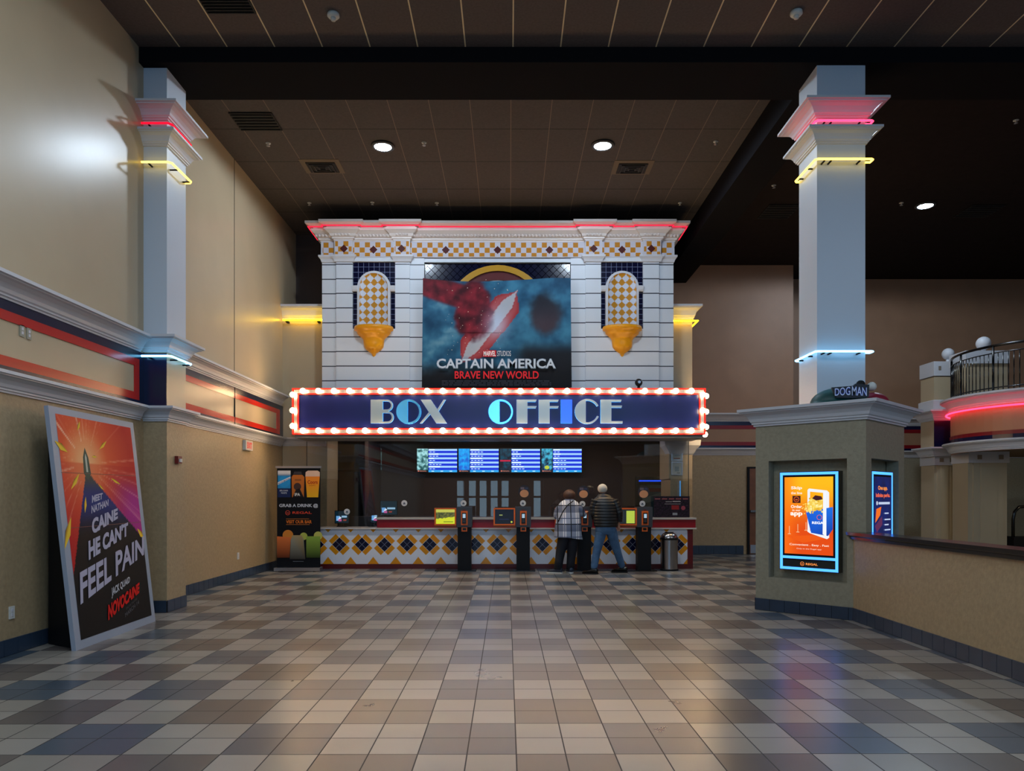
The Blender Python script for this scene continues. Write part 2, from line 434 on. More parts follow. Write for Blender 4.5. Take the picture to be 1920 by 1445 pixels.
struct(M().box(XF, XF+.013, 16.55, 16.79, 2.9, 3.66).build('trim_%d' % next_trim(), navy))
bands('end', [(3.7, 20.2), (7.83, 20.2)], .10, crimson)
bands('end2', [(7.83, 21.5), (17.5, 21.5)], .10, crimson)

# skirting of square blue tiles
def skirt(name, path, h=.165, t=.2, m=slate):
    mb = M()
    for (a, b) in zip(path[:-1], path[1:]):
        dx, dy = b[0]-a[0], b[1]-a[1]; L = math.hypot(dx, dy); u = (dx/L, dy/L); n = (u[1], -u[0]); k = max(1, round(L/t)); s = L/k
        mb.obox(a, u, n, -.004, L+.004, 0, .010, 0, h-.01, 1)
        for i in range(k): mb.obox(a, u, n, i*s+.003, (i+1)*s-.003, 0, .016, .004, h)
    return mb.build(name, [m, grout])
struct(skirt('baseboard_left', [(XN, -9.9), (XN, YP0)]))
struct(skirt('baseboard_left_far', [(XF, YP1), (XF, 16.8)]))
struct(skirt('baseboard_end', [(4.19, 20.2), (6.45, 20.2)], .24))
struct(skirt('baseboard_end_right', [(7.9, 21.5), (17.4, 21.5)], .24))

# thin vertical seams in the left walls
struct(M().box(XF, XF+.004, 13.84, 13.855, 3.9, ZF).box(XF, XF+.018, 13.84, 13.855, 2.93, 3.66).build('trim_%d' % next_trim(), grout))

# ---------------------------------------------------------------- neon ring helper
def ring(name, m, x0, x1, y0, y1, z, parent, r=.018, off=.10, sides=(1,1,1,1), gap=False):
    p = [(x0-off, y1+off*.2, z), (x0-off, y0-off, z), (x1+off, y0-off, z), (x1+off, y1+off*.2, z)]
    q = []
    for i, a in enumerate(p):   # rounded corners
        if i in (0, 3): q.append(a); continue
        b, c = p[i-1], p[i+1]
        for t in (.05, .02, 0, ): q.append(tuple(a[k]+(b[k]-a[k])/max(1e-6, math.dist(a, b))*t for k in range(3)))
        for t in (.02, .05): q.append(tuple(a[k]+(c[k]-a[k])/max(1e-6, math.dist(a, c))*t for k in range(3)))
    return M().tube(q, r, 8).build(name, m, parent)
def standoffs(parent, pts, ln=.1):
    for (x, y, z, dx, dy) in pts:
        M().tube([(x, y, z), (x+dx*ln, y+dy*ln, z)], .012, 8).build('tube_support', black, parent)

# ---------------------------------------------------------------- left pilaster
pl = thing('pilaster', 'tall square white pilaster on the left wall with red, yellow and blue neon tubes', 'pillar', (-4.97, 10.35, 0))
M().box(XF, XPC, YP0+.001, YP1, 0, 2.64).build('lower_shaft', vinyl, pl)
M().box(XF, XPC, YP0+.001, YP1, 2.64, 3.60, 0).box(XN, XPC, YP0-.012, YP0, 2.83, 3.56, 1).build('banded_shaft', [paint, navy], pl)
M().box(XF, XPC, YP0+.001, YP1, 3.60, BB).build('upper_shaft', whitec, pl)
pp = [(XN, YP0), (XPC, YP0), (XPC, YP1), (XF, YP1)]
M().sweep(pp, crown(2.63, 2.83, .15)).build('lower_cornice', white, pl)
M().sweep(pp, crown(3.58, 3.79, .20)).build('middle_cornice', white, pl)
M().sweep(pp, crown(6.41, 6.60, .17)).build('capital_moulding', white, pl)
M().sweep(pp, crown(6.76, 6.95, .23)).build('top_moulding', white, pl)
def pil_ring(nm, m, z, off=.1):
    q = [(XN+.02, YP0-off, z), (XPC+off-.04, YP0-off, z), (XPC+off, YP0-off+.04, z), (XPC+off, YP1-.06, z), (XPC+off-.03, YP1-.02, z), (XPC+.01, YP1-.02, z)]
    M().tube(q, .015, 8).build(nm, m, pl)
pil_ring('red_neon_tube', neon_rl, 6.68); pil_ring('yellow_neon_tube', neon_y, 6.15); pil_ring('blue_neon_tube', neon_b, 3.51)
for z in (6.13, 6.66, 3.49): standoffs(pl, [(XN+.12, YP0, z, 0, -1), (XPC, YP0+.1, z, 1, 0), (XPC, YP1-.1, z, 1, 0)])
o = skirt('base_tiles', [(XN, YP0), (XPC, YP0), (XPC, YP1)], m=slate); o.parent = pl; o.location = o.location-pl.location

# ---------------------------------------------------------------- corner pier with the column
pr = thing('display_pier', 'tan square pier with a white cornice, set cornerwise, carrying the white column', 'pier', (4.53, 10.35, 0))
R_ = 1.05; PN = (4.53, 10.35-R_); PR = (4.53+R_, 10.35); PB = (4.53, 10.35+R_); PL_ = (4.53-R_, 10.35); LF = R_*math.sqrt(2)
S2 = math.sqrt(.5)
mb = M()
def frame_face(mb, a, u, n, open_=True):
    if open_:
        for (u0, u1, z0, z1) in ((.16 if n[0] > 0 else 0, .19, 0, 2.63), (1.25, LF, 0, 2.63), (.19, 1.25, 0, .47), (.19, 1.25, 2.09, 2.63)):
            mb.obox(a, u, n, u0, u1, -.16, 0, z0, z1)
    else: mb.obox(a, u, n, 0, LF, -.16, 0, 0, 2.63)
frame_face(mb, PL_, (S2, -S2), (-S2, -S2)); frame_face(mb, PN, (S2, S2), (S2, -S2))
mb.obox(PR, (-S2, S2), (S2, S2), .16, LF, -.16, 0, 0, 2.63); mb.obox(PB, (-S2, -S2), (-S2, S2), .16, LF-.16, -.16, 0, 0, 2.63)
mb.obox(PL_, (S2, -S2), (-S2, -S2), .17, LF-.17, -LF+.17, -.17, 0, 2.62)
mb.build('pier_body', vinyl_d, pr)
M().sweep([PL_, PN, PR, PB], crown(2.58, 2.82, .19), closed=True).build('pier_cornice', white, pr)
M().obox(PL_, (S2, -S2), (-S2, -S2), -.1, LF+.1, -LF-.1, .1, 2.79, 2.818).build('pier_top', white, pr)
o = skirt('base_tiles', [PB, PL_, PN, PR]); o.parent = pr; o.location = o.location-pr.location

cl = thing('column', 'tall square white column on the tan pier with red, yellow and blue neon tubes', 'column', (4.53, 10.31, 2.82))
cx0, cx1, cy0, cy1 = 4.20, 4.86, 10.0, 10.62
M().box(cx0, cx1, cy0, cy1, 2.82, BB).build('shaft', whitec, cl)
cp = [(cx0, cy0), (cx1, cy0), (cx1, cy1), (cx0, cy1)]
M().sweep(cp, crown(6.41, 6.60, .17), closed=True).build('capital_moulding', white, cl)
M().sweep(cp, crown(6.76, 6.96, .23), closed=True).build('top_moulding', white, cl)
def colring(nm, m, z, off=.06):
    q = [(cx1, cy0-.01, z), (cx1+off, cy0-.01, z), (cx1+off, cy0-off-.03, z), (cx1+off-.03, cy0-off-.05, z), (cx0-off+.03, cy0-off-.05, z), (cx0-off, cy0-off-.02, z), (cx0-off, cy1-.03, z), (cx0-off+.02, cy1, z), (cx0, cy1, z)]
    M().tube(q, .015, 8).build(nm, m, cl)
colring('red_neon_tube', neon_r, 6.68); colring('yellow_neon_tube', neon_y, 6.16); colring('blue_neon_tube', neon_b, 3.56)
for z in (6.14, 6.66, 3.54): standoffs(cl, [(cx0+.15, cy0, z, 0, -1), (cx0+.06, cy0, z, 0, -1), (cx1-.12, cy0, z, 0, -1), (cx0, cy0+.15, z, -.6, 0), (cx0, cy1-.15, z, -.6, 0)])

# low wall running toward the viewer
lw = thing('low_wall', 'tan half height wall with a black cap running forward from the pier', 'wall', (4.5, 4, 0))
M().box(4.42, 4.58, -3, 9.44, 0, 1.07).build('wall_body', vinyl, lw)
mm = M(); prof = [(4.42, 1.05), (4.39, 1.05), (4.385, 1.08), (4.35, 1.10), (4.345, 1.14), (4.655, 1.14), (4.65, 1.10), (4.615, 1.08), (4.61, 1.05), (4.58, 1.05)]
mm.prism(prof, lambda u, v, d: (u, d, v), -3.05, 9.46)
mm.build('cap_rail', blackg, lw)
o = skirt('base_tiles', [(4.42, 9.42), (4.42, -3)]); o.parent = lw; o.location = o.location-lw.location
# ---------------------------------------------------------------- ticket booth tower
YT = 16.30
def TX(x, Y=YT): return PX(x, Y)
def TZ(y, Y=YT): return PZ(y, Y)
def joint_mat(name, base, z0, step):
    m = mat(name, base, .42).copy(); m.name = name; nt = m.node_tree; L = nt.links; b = nt.nodes['Principled BSDF']
    g = nt.nodes.new('ShaderNodeNewGeometry'); sp = nt.nodes.new('ShaderNodeSeparateXYZ'); L.new(g.outputs['Position'], sp.inputs[0])
    a = nt.nodes.new('ShaderNodeMath'); a.operation = 'SUBTRACT'; L.new(sp.outputs[2], a.inputs[0]); a.inputs[1].default_value = z0-.012
    d = nt.nodes.new('ShaderNodeMath'); d.operation = 'FLOORED_MODULO'; L.new(a.outputs[0], d.inputs[0]); d.inputs[1].default_value = step
    l = nt.nodes.new('ShaderNodeMath'); l.operation = 'LESS_THAN'; L.new(d.outputs[0], l.inputs[0]); l.inputs[1].default_value = .024
    mx = nt.nodes.new('ShaderNodeMix'); mx.data_type = 'RGBA'; L.new(l.outputs[0], mx.inputs[0]); mx.inputs[6].default_value = col(base); mx.inputs[7].default_value = col((50, 52, 62))
    L.new(mx.outputs[2], b.inputs['Base Color'])
    bp = nt.nodes.new('ShaderNodeBump'); bp.inputs['Strength'].default_value = .5; bp.inputs['Distance'].default_value = .01; bp.invert = True
    L.new(l.outputs[0], bp.inputs['Height']); L.new(bp.outputs[0], b.inputs['Normal']); return m
panelw = joint_mat('white_glazed_blocks', (206, 210, 216), TZ(522.5), 27.25*YT/F)
booth = thing('ticket_booth', 'white tiled ticket booth tower with checkered frieze, two niches and pink neon cornice', 'ticket booth', (TX(933), 17.0, 2.9))
XL, XR = TX(603), TX(1263.5); ZB = 3.0; ZTOP = TZ(478)
tb = M()
tb.box(XL, XR, YT+.14, 17.84, ZB+.9, 7.3)                                   # core
tb.box(XL, TX(630), YT+.04, YT+.15, ZB+.9, ZTOP); tb.box(TX(1236.5), XR, YT+.04, YT+.15, ZB+.9, ZTOP)
tb.box(TX(768), TX(795), YT+.04, YT+.15, ZB+.9, ZTOP); tb.box(TX(1070.5), TX(1098), YT+.04, YT+.15, ZB+.9, ZTOP)
tb.box(TX(794), TX(1071.5), YT+.06, YT+.15, TZ(490), ZTOP)
for (a, b) in ((630, 768), (1098, 1236)):
    c = (a+b)/2+.5; tb.box(TX(a), TX(661 if a < 900 else 1127), YT, YT+.15, ZB+.9, ZTOP); tb.box(TX(741 if a < 900 else 1206), TX(b), YT, YT+.15, ZB+.9, ZTOP)
    n0, n1 = (661, 741) if a < 900 else (1127, 1206)
    tb.box(TX(n0), TX(n1), YT, YT+.15, ZB+.9, TZ(616)); tb.box(TX(n0), TX(n1), YT, YT+.15, TZ(490), ZTOP)
tb.build('tiled_tower', panelw, booth)
# blue tile background of the middle bay
bt = Art((0, YT+.135, 0), (1, 0, 0), (0, 0, 1), (0, -1, 0)); bx0, bx1, bz0, bz1 = TX(794.5), TX(1071), 3.9, TZ(489.5)
bt.rect(bx0, bz0, bx1, bz1, (8, 12, 40))
st = 12.4*YT/F*.9
import itertools
for sgn in (1, -1):
    k = -60
    while k < 60:
        # diagonal grout lines clipped to the upper band
        c0 = k*st*1.25; pts = []
        zA, zB = TZ(600), bz1
        xa = TX(933)+c0; xb = xa+sgn*(zB-zA); x0_, z0_, x1_, z1_ = xa, zA, xb, zB
        for lim in (bx0, bx1):
            pass
        def clip(x0_, z0_, x1_, z1_):
            t0, t1 = 0, 1
            dx = x1_-x0_
            for (p, q) in ((-dx, x0_-bx0), (dx, bx1-x0_)):
                if abs(p) < 1e-9: continue
                r = q/p
                if p < 0: t0 = max(t0, r)
                else: t1 = min(t1, r)
            return None if t0 >= t1 else (x0_+dx*t0, z0_+(z1_-z0_)*t0, x0_+dx*t1, z0_+(z1_-z0_)*t1)
        q = clip(x0_, z0_, x1_, z1_)
        if q: bt.poly([(q[0]-.007, q[1]), (q[0]+.007, q[1]), (q[2]+.007, q[3]), (q[2]-.007, q[3])], (96, 92, 100), k == -60)
        k += 1
bt.build('blue_tile_panel', PRINTG, booth)
rg = M(); zc = TZ(593); R1 = 96.5*YT/F
def annulus(mb, r0, r1, ya, yb, mi, seg=48):
    vs = []; 
    for k in range(seg):
        a = 2*PI*k/seg
        for (r, y) in ((r0, yb), (r0, ya), (r1, ya), (r1, yb)): vs.append((TX(933)+r*math.cos(a), y, zc+r*math.sin(a)))
    fs = []
    for k in range(seg):
        j = (k+1) % seg
        for q in range(3): fs.append((k*4+q, j*4+q, j*4+q+1, k*4+q+1))
    mb.add(vs, fs, mi)
annulus(rg, R1-.13, R1, YT-.0, YT+.13, 0); annulus(rg, R1-.32, R1-.13, YT+.05, YT+.13, 1)
rg.disc_y(TX(933), zc, YT+.07, YT+.13, R1-.32, 48, 2)
rg.build('round_emblem', [mat('ochre_paint', (190, 138, 18), .35), mat('maroon_paint', (92, 16, 14), .4), white], booth)

# frieze : breaks forward over the four strips
br = .07
fx = [TX(605), TX(630), TX(661), TX(741), TX(768), TX(1098), TX(1127), TX(1206), TX(1236.5), TX(1262)]
def fpath(off=0, e=0):
    y0, y1 = YT-off, YT-off-br
    x = fx
    return [(XL-e*0, 17.8), (XL, y0+.02), (x[1], y0+.02), (x[1], y1), (x[2], y1), (x[2], y0), (x[3], y0), (x[3], y1), (x[4], y1), (x[4], y0+.02), (x[5], y0+.02), (x[5], y1), (x[6], y1), (x[6], y0), (x[7], y0), (x[7], y1), (x[8], y1), (x[8], y0+.02), (XR, y0+.02), (XR, 17.8)]
M().sweep(fpath(), [(-.02, TZ(482)), (.015, TZ(482)), (.015, TZ(452)), (-.02, TZ(452))]).build('frieze_band', white, booth)
sq = 9.75*YT/F
def frieze_part(xa, xb, y, dia, name='checker_tiles', ox=0):
    a = Art((0, y-.017, 0), (1, 0, 0), (0, 0, 1), (0, -1, 0), .0012); zt = TZ(454.5)
    a.rect(xa, TZ(481), xb, TZ(453), (196, 192, 200))
    first = True
    for r, (za, zb) in enumerate(((zt-sq, zt), (zt-2*sq, zt-sq), (TZ(481), zt-2*sq))):
        k = math.floor((xa-TX(933))/sq)-1
        while TX(933)+k*sq < xb:
            if (k+r+1) % 2 == 0:
                u0, u1 = max(xa, TX(933)+(k-.5)*sq), min(xb, TX(933)+(k+.5)*sq)
                if u1-u0 > .01: a.rect(u0+.002, za+.002, u1-.002, zb-.002, (182, 120, 20), first); first = False
            k += 1
    first = True
    for d in dia:
        X = PX(d, y); z = TZ(468.5); h = 7.6*YT/F
        a.poly([(X-h, z), (X, z-h), (X+h, z), (X, z+h)], (72, 12, 8), first); first = False
    a.build(name, PRINTT, booth)
y0_, y1_ = YT, YT-br
frieze_part(TX(605), TX(630), y0_+.02, []); frieze_part(fx[1], fx[2], y1_, [645]); frieze_part(fx[2], fx[3], y0_, [700.5]); frieze_part(fx[3], fx[4], y1_, [753])
frieze_part(fx[4], fx[5], y0_+.02, [836, 933, 1030]); frieze_part(fx[5], fx[6], y1_, [1113]); frieze_part(fx[6], fx[7], y0_, [1166]); frieze_part(fx[7], fx[8], y1_, [1221]); frieze_part(fx[8], TX(1262), y0_+.02, [])
zc0, zc1 = TZ(453), PZ(412.5, YT-.3)
hh = zc1-zc0
cprof = [(-.02, zc0), (.03, zc0), (.03, zc0+.06*hh), (.06, zc0+.08*hh), (.06, zc0+.17*hh), (.09, zc0+.2*hh), (.11, zc0+.34*hh), (.18, zc0+.48*hh), (.20, zc0+.52*hh), (.20, zc0+.62*hh), (.155, zc0+.64*hh), (.155, zc0+.72*hh), (.23, zc0+.76*hh), (.28, zc0+.84*hh), (.30, zc0+.86*hh), (.30, zc0+hh), (-.02, zc0+hh)]
M().sweep(fpath(), cprof).build('main_cornice', mat('cornice_white', (214, 204, 198), .4), booth)
# small beads along the cornice
bd = M(); xx = XL-.1
while xx < XR+.1:
    yy = YT-(br if any(a <= xx <= b for a, b in ((fx[1], fx[2]), (fx[3], fx[4]), (fx[5], fx[6]), (fx[7], fx[8]))) else 0)
    bd.sphere((xx, yy-.115, zc0+.26*hh), .026, 6, 4); xx += .075
ob = bd.build('bead_moulding', mat('cornice_white', (0,0,0)), booth); ob['kind'] = 'stuff'
nz = zc0+.68*hh
npth = [(p[0], p[1], nz) for p in fpath(0)]
def offset_path(path, o):
    out = []; n = len(path)
    def nrm(a, b): dx, dy = b[0]-a[0], b[1]-a[1]; l = math.hypot(dx, dy); return (dy/l, -dx/l)
    for i in range(n):
        n1 = nrm(path[i-1], path[i]) if i else nrm(path[0], path[1]); n2 = nrm(path[i], path[i+1]) if i < n-1 else n1
        k = max(.2, 1+n1[0]*n2[0]+n1[1]*n2[1]); out.append((path[i][0]+(n1[0]+n2[0])/k*o, path[i][1]+(n1[1]+n2[1])/k*o))
    return out
npth = [(x, y, nz) for x, y in offset_path(fpath(), .245)]
npth = [(npth[0][0], 16.9, nz)]+npth[1:-1]+[(npth[-1][0], 16.9, nz)]
M().tube(npth, .012, 6).build('pink_neon_tube', glow('facade_neon', (255, 30, 62), 1.8), booth)
# capitals under the frieze
cap = [(0, TZ(491)), (.03, TZ(491)), (.05, TZ(486)), (.09, TZ(482)), (.09, TZ(479)), (0, TZ(479))]
for (a, b, y) in ((605, 630, YT+.04), (1236.5, 1262, YT+.04)):
    M().sweep([(TX(a), 17.0), (TX(a), y), (TX(b), y)] if a < 900 else [(TX(a), y), (TX(b), y), (TX(b), 17.0)], cap).build('capital', white, booth)
for (a, b) in ((630, 661), (741, 768), (1098, 1127), (1206, 1236.5)):
    M().sweep([(TX(a), YT+.05), (TX(a), YT), (TX(b), YT), (TX(b), YT+.05)], cap).build('capital', white, booth)
# niches
def niche(c, n0, n1):
    g = Art((0, YT+.06, 0), (1, 0, 0), (0, 0, 1), (0, -1, 0), .0012)
    g.rect(TX(n0), TZ(617), TX(n1), TZ(489), (9, 12, 44))
    fs = True
    s = 9.9*YT/F; k = 1
    while TX(n0)+k*s < TX(n1): g.rect(TX(n0)+k*s-.004, TZ(617), TX(n0)+k*s+.004, TZ(489), (128, 134, 156), fs); fs = False; k += 1
    k = 1
    while TZ(489)-k*s > TZ(617): g.rect(TX(n0), TZ(489)-k*s-.004, TX(n1), TZ(489)-k*s+.004, (128, 134, 156), False); k += 1
    g.build('niche_tiles', PRINTG, booth)
    # arched frame, rounded forward
    X = TX(c); r1 = 31*YT/F; r0 = 26.5*YT/F; zs = TZ(539); zb = TZ(613)
    fr = M(); out = [(X+r1, zb)]+[(X+r1*math.cos(PI*k/20), zs+r1*math.sin(PI*k/20)) for k in range(21)]+[(X-r1, zb)]
    inn = [(X+r0, zb)]+[(X+r0*math.cos(PI*k/20), zs+r0*math.sin(PI*k/20)) for k in range(21)]+[(X-r0, zb)]
    n = len(out); vs = []
    for (a, b) in zip(out, inn): vs += [(a[0], YT+.06, a[1]), (a[0], YT-.02, a[1]), (b[0], YT-.02, b[1]), (b[0], YT+.06, b[1])]
    fcs = [(i*4+q, i*4+4+q, i*4+5+q, i*4+1+q) for i in range(n-1) for q in range(3)]
    fr.add(vs, fcs); fr.build('arched_frame', white, booth)
    # concave back of the niche with a harlequin of orange and white tiles
    me = M(); r = r0; cols = []; vs = []; dp = .075; nu, nv = 40, 96
    def surf(u, v):    # u -1..1, v 0..1 up the niche
        ztop = zs+r*math.sqrt(max(0, 1-u*u)); z = zb+(ztop-zb)*v
        rr = 1-u*u
        if z > zs: rr = max(0, 1-u*u-((z-zs)/r)**2)
        return (X+u*r, YT-.03+dp*math.sqrt(max(rr, 0)), z)
    o = Art((0,0,0), (1,0,0), (0,0,1), (0,-1,0))
    s2 = 7.05*YT/F
    n_ = 0
    for j in range(nv+1):
        for i in range(nu+1): o.v.append(Vector(surf(-1+2*i/nu, j/nv)))
    for j in range(nv):
        for i in range(nu):
            q = (j*(nu+1)+i, j*(nu+1)+i+1, (j+1)*(nu+1)+i+1, (j+1)*(nu+1)+i); m_ = (o.v[q[0]]+o.v[q[2]])/2
            a = (m_.x-X)/s2; b = (m_.z-zb)/s2
            p, qq = a+b, a-b
            ci = (math.floor((p+1)/2)*1+0); cj = math.floor((qq+1)/2)
            cc = (188, 128, 22) if (math.floor((a+b+1)/2) + math.floor((a-b+1)/2)) % 2 == 0 else (200, 206, 220)
            o.f.append(q); o.c.append([col(cc)]*4)
    o.build('harlequin_tiles', PRINTT, booth)
    for (a, b) in ((n0, c-30), (c+30, n1)):
        M().sweep([(TX(a), YT+.01), (TX(b), YT+.01)], [(-.05, TZ(546)), (.03, TZ(546)), (.05, TZ(543)), (.06, TZ(536)), (-.05, TZ(536))]).build('impost_block', white, booth)
    k = YT/F
    prf = [(36, 613), (37, 616), (36.5, 620), (32, 622), (31, 626), (27, 630), (22, 634), (19.5, 638), (19, 645), (18, 651), (14, 656), (9, 660), (4, 663), (3.5, 666), (0.1, 669)]
    M().lathe((X, YT+.0, 0), [(.01, TZ(613))]+[(a*k, TZ(b)) for a, b in prf], 24, PI, 2*PI, sy=.75).build('ochre_corbel', mat('ochre_gloss', (228, 152, 8), .3), booth)
niche(701, 661, 741); niche(1166.5, 1127, 1206)

# wings of the booth beside and below the tower
def wing(label, x0, x1, xin0, xin1, side):
    t = thing('booth_wing', label, 'wall panel', ((x0+x1)/2, 17.3, 0))
    z5 = 5.95
    M().box(x0, x1, 16.8, 17.84, 2.0, z5-.02).build('wing_wall', paint, t)
    M().box(xin0, xin1, 16.8, 17.84, 0, 2.0).build('lower_post', vinyl, t)
    return t
wl = wing('beige wing wall left of the ticket booth with a yellow neon strip', XF, XL, XF, TX(613, 16.8), 0)
pth = [(XF, 16.8), (XL-.02, 16.8)]
M().sweep(pth, crown(5.66, 5.97, .17)).build('wing_cornice', white, wl)
M().sweep(pth, crown(2.75, 2.94, .13)).build('lower_cornice', white, wl)
M().tube([(XF+.04, 16.68, 5.62), (XL-.03, 16.68, 5.62)], .018, 8).build('yellow_neon_tube', neon_y2, wl)
M().box(XF+.1, XF+.16, 16.68, 16.8, 5.57, 5.6).build('tube_support', black, wl); M().box(XL-.2, XL-.14, 16.68, 16.8, 5.57, 5.6).build('tube_support', black, wl)
wr = wing('beige wing wall right of the ticket booth with a yellow neon strip', XR, TX(1298, 16.8), PX(1257, 16.8), TX(1298, 16.8), 1)
xr_ = TX(1298, 16.8)
pth = [(XR+.02, 16.8), (xr_, 16.8), (xr_, 17.84)]
M().sweep(pth, crown(5.66, 5.97, .19)).build('wing_cornice', white, wr)
M().tube([(XR+.04, 16.68, 5.60), (xr_+.1, 16.68, 5.60), (xr_+.1, 17.3, 5.60)], .018, 8).build('yellow_neon_tube', neon_y2, wr)
M().sweep([(PX(1257, 16.8), 17.2), (PX(1257, 16.8), 16.8), (xr_, 16.8), (xr_, 17.84)], [(0, 2.55), (.03, 2.58), (.07, 2.66), (.15, 2.76), (.16, 2.88), (0, 2.88)]).build('flared_capital', white, wr)

# booth interior
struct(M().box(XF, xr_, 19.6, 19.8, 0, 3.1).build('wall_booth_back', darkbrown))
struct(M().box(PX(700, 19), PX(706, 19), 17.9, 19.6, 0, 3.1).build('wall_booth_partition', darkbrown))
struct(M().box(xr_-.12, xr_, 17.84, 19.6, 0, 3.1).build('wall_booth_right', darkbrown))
struct(M().box(XL, XR, 16.45, 17.84, 3.1, 3.25).build('ceiling_booth', mat('booth_ceiling', (62, 56, 54), .8)))
struct(M().box(XF, xr_, 17.84, 19.8, 3.1, 3.25).build('ceiling_booth_rear', mat('booth_ceiling', (0,0,0))))
dd = thing('booth_door', 'dark door in the back wall of the booth left of the menu screens', 'door', (PX(645, 19.5), 19.55, 0))
M().box(PX(618, 19.5), PX(676, 19.5), 19.5, 19.6, 0, 2.25).build('door_leaf', mat('dark_wood', (34, 24, 20), .4), dd)
M().box(PX(614, 19.5), PX(618, 19.5), 19.47, 19.6, 0, 2.3).box(PX(676, 19.5), PX(680, 19.5), 19.47, 19.6, 0, 2.3).box(PX(614, 19.5), PX(680, 19.5), 19.47, 19.6, 2.25, 2.3).build('door_frame', blackg, dd)
M().sphere((PX(672, 19.45), 19.45, 1.02), .035, 10, 6).build('door_knob', steel, dd)

# glass front of the booth : four panes
gx = [TX(573), TX(713), TX(868), TX(1020), TX(1168), TX(1293)]
gs = thing('glass_front', 'clear glass front of the ticket booth between counter and marquee', 'glass screen', ((gx[0]+gx[-1])/2, 16.42, 1.13))
for a, b in zip(gx[:-1], gx[1:]):
    M().box(a+.003, b-.003, 16.415, 16.425, 1.14 if a > gx[0] else .92, 2.83).build('glass_pane', glass, gs)
edm = mat('dark_green_edge', (28, 36, 34), .3)
M().box(gx[0]-.01, gx[0], 16.41, 16.43, .9, 2.83).build('edge_trim', edm, gs); M().box(gx[-1], gx[-1]+.012, 16.41, 16.43, 1.14, 2.83).build('edge_trim', edm, gs)

# ---------------------------------------------------------------- marquee
YM = 15.37
mq = thing('marquee_sign', 'long blue box office marquee ringed with round white bulbs', 'marquee', (PX(935, YM), 15.9, 2.89))
mx0, mx1 = PX(548, YM), PX(1323, YM); mz0, mz1 = PZ(814.5, YM), PZ(727.5, YM)
M().box(mx0+.02, mx1-.02, YM+.05, 16.44, mz0-.005, mz1-.02).box(mx0+.03, mx1-.03, YM+.1, 16.43, mz0-.06, mz0-.005).build('sign_box', mat('marquee_grey', (150, 144, 138), .5), mq)
M().box(mx0+.1, mx1-.1, YM+.02, YM+.05, mz0+.1, mz1-.1).build('blue_face', mat('marquee_blue', (13, 19, 82), .3), mq)
redm = mat('marquee_red', (205, 22, 12), .4)
rm = M(); t_ = .035
def rframe(mb, a, b, c, d, t, y0, y1):
    mb.box(a, b, y0, y1, d-t, d); mb.box(a, b, y0, y1, c, c+t); mb.box(a, a+t, y0, y1, c+t, d-t); mb.box(b-t, b, y0, y1, c+t, d-t)
rframe(rm, mx0, mx1, mz0, mz1, .022, YM-.01, YM+.05); rframe(rm, mx0+.105, mx1-.105, mz0+.105, mz1-.105, .03, YM-.01, YM+.05)
rm.box(mx1-.02, mx1+.0, YM+.05, 16.4, mz1-.035, mz1); rm.box(mx1-.02, mx1+.0, YM+.05, 16.4, mz0, mz0+.035)
rm.build('red_border', redm, mq)
gm_ = M(); rframe(gm_, mx0+t_, mx1-t_, mz0+t_, mz1-t_, .07, YM+.015, YM+.05); gm_.build('bulb_channel', mat('bulb_channel_grey', (150, 146, 150), .3, .6), mq)
bulb = None
def place_bulb(x, y, z, axis):
    global bulb
    if bulb is None:
        b = M(); b.sphere((0, 0, 0), .058, 12, 8); me_o = b.build('light_bulb', bulb_m, mq)
        # recentre : mesh was built in world space at the origin, relative to the marquee
        for v in me_o.data.vertices: v.co = v.co+mq.location
        bulb = me_o; o = bulb
    else:
        o = bulb.copy(); C.objects.link(o); o.parent = mq
    o.location = Vector((x, y, z))-mq.location
zt_, zb_ = PZ(733.5, YM), PZ(807.5, YM)
for i in range(26):
    x = PX(569.5+29.02*i, YM); place_bulb(x, YM-.075, zt_, 'y'); place_bulb(x, YM-.075, zb_, 'y')
for y in (740.5, 770, 799):
    place_bulb(PX(550.5, YM), YM-.075, PZ(y, YM), 'y'); place_bulb(PX(1316, YM), YM-.075, PZ(y, YM), 'y')
    for yy in (YM+.14, YM+.47, YM+.8): place_bulb(mx1+.05, yy, PZ(y, YM), 'x')
place_bulb(mx1+.04, YM+.2, mz0+.02, 'x')
# letters
HALO = glow('cyan_halo', (60, 190, 255), 5)
LTR = mat('letter_chrome', (178, 190, 192), .3, .35)
def letter(nm, polys, m=None):
    mb = M(); 
    for pts in polys: mb.prism([(PX(x, YM), PZ(y, YM)) for x, y in pts], lambda u, v, d: (u, d, v), YM-.035, YM+.005)
    o = mb.build('letter_'+nm, m or LTR, mq)
    hb = M()
    for pts in polys:
        q = [(PX(x, YM), PZ(y, YM)) for x, y in pts]; hb.prism(q, lambda u, v, d: (u, d, v), YM+.006, YM+.018)
    hb.build('letter_halo', HALO, o); return o
def arc(cx, cy, r, a0, a1, n=20, ry=None): 
    ry = ry or r
    return [(cx+r*math.cos(math.radians(a0+(a1-a0)*k/n)), cy-ry*math.sin(math.radians(a0+(a1-a0)*k/n))) for k in range(n+1)]
def band_arc(cx, cy, r, t, a0, a1, n=24): return arc(cx, cy, r, a0, a1, n)+arc(cx, cy, r-t, a1, a0, n)
T_, B_ = 749.3, 793.5
letter('b', [[(695.5, T_), (718, T_), (718, B_), (695.5, B_)],
  [(718, T_)]+arc(726, T_+10.8, 10.8, 90, -90, 14)+[(718, T_+21.6), (718, T_+18.6)]+arc(726, T_+10.8, 7.6, -90, 90, 14)+[(718, T_+3)],
  [(718, B_-22.6)]+arc(727, B_-11.3, 11.3, 90, -90, 14)+[(718, B_), (718, B_-3)]+arc(727, B_-11.3, 8.0, -90, 90, 14)+[(718, B_-19.5)]])
OM = mat('letter_blue_mirror', (110, 200, 235), .1, .6)
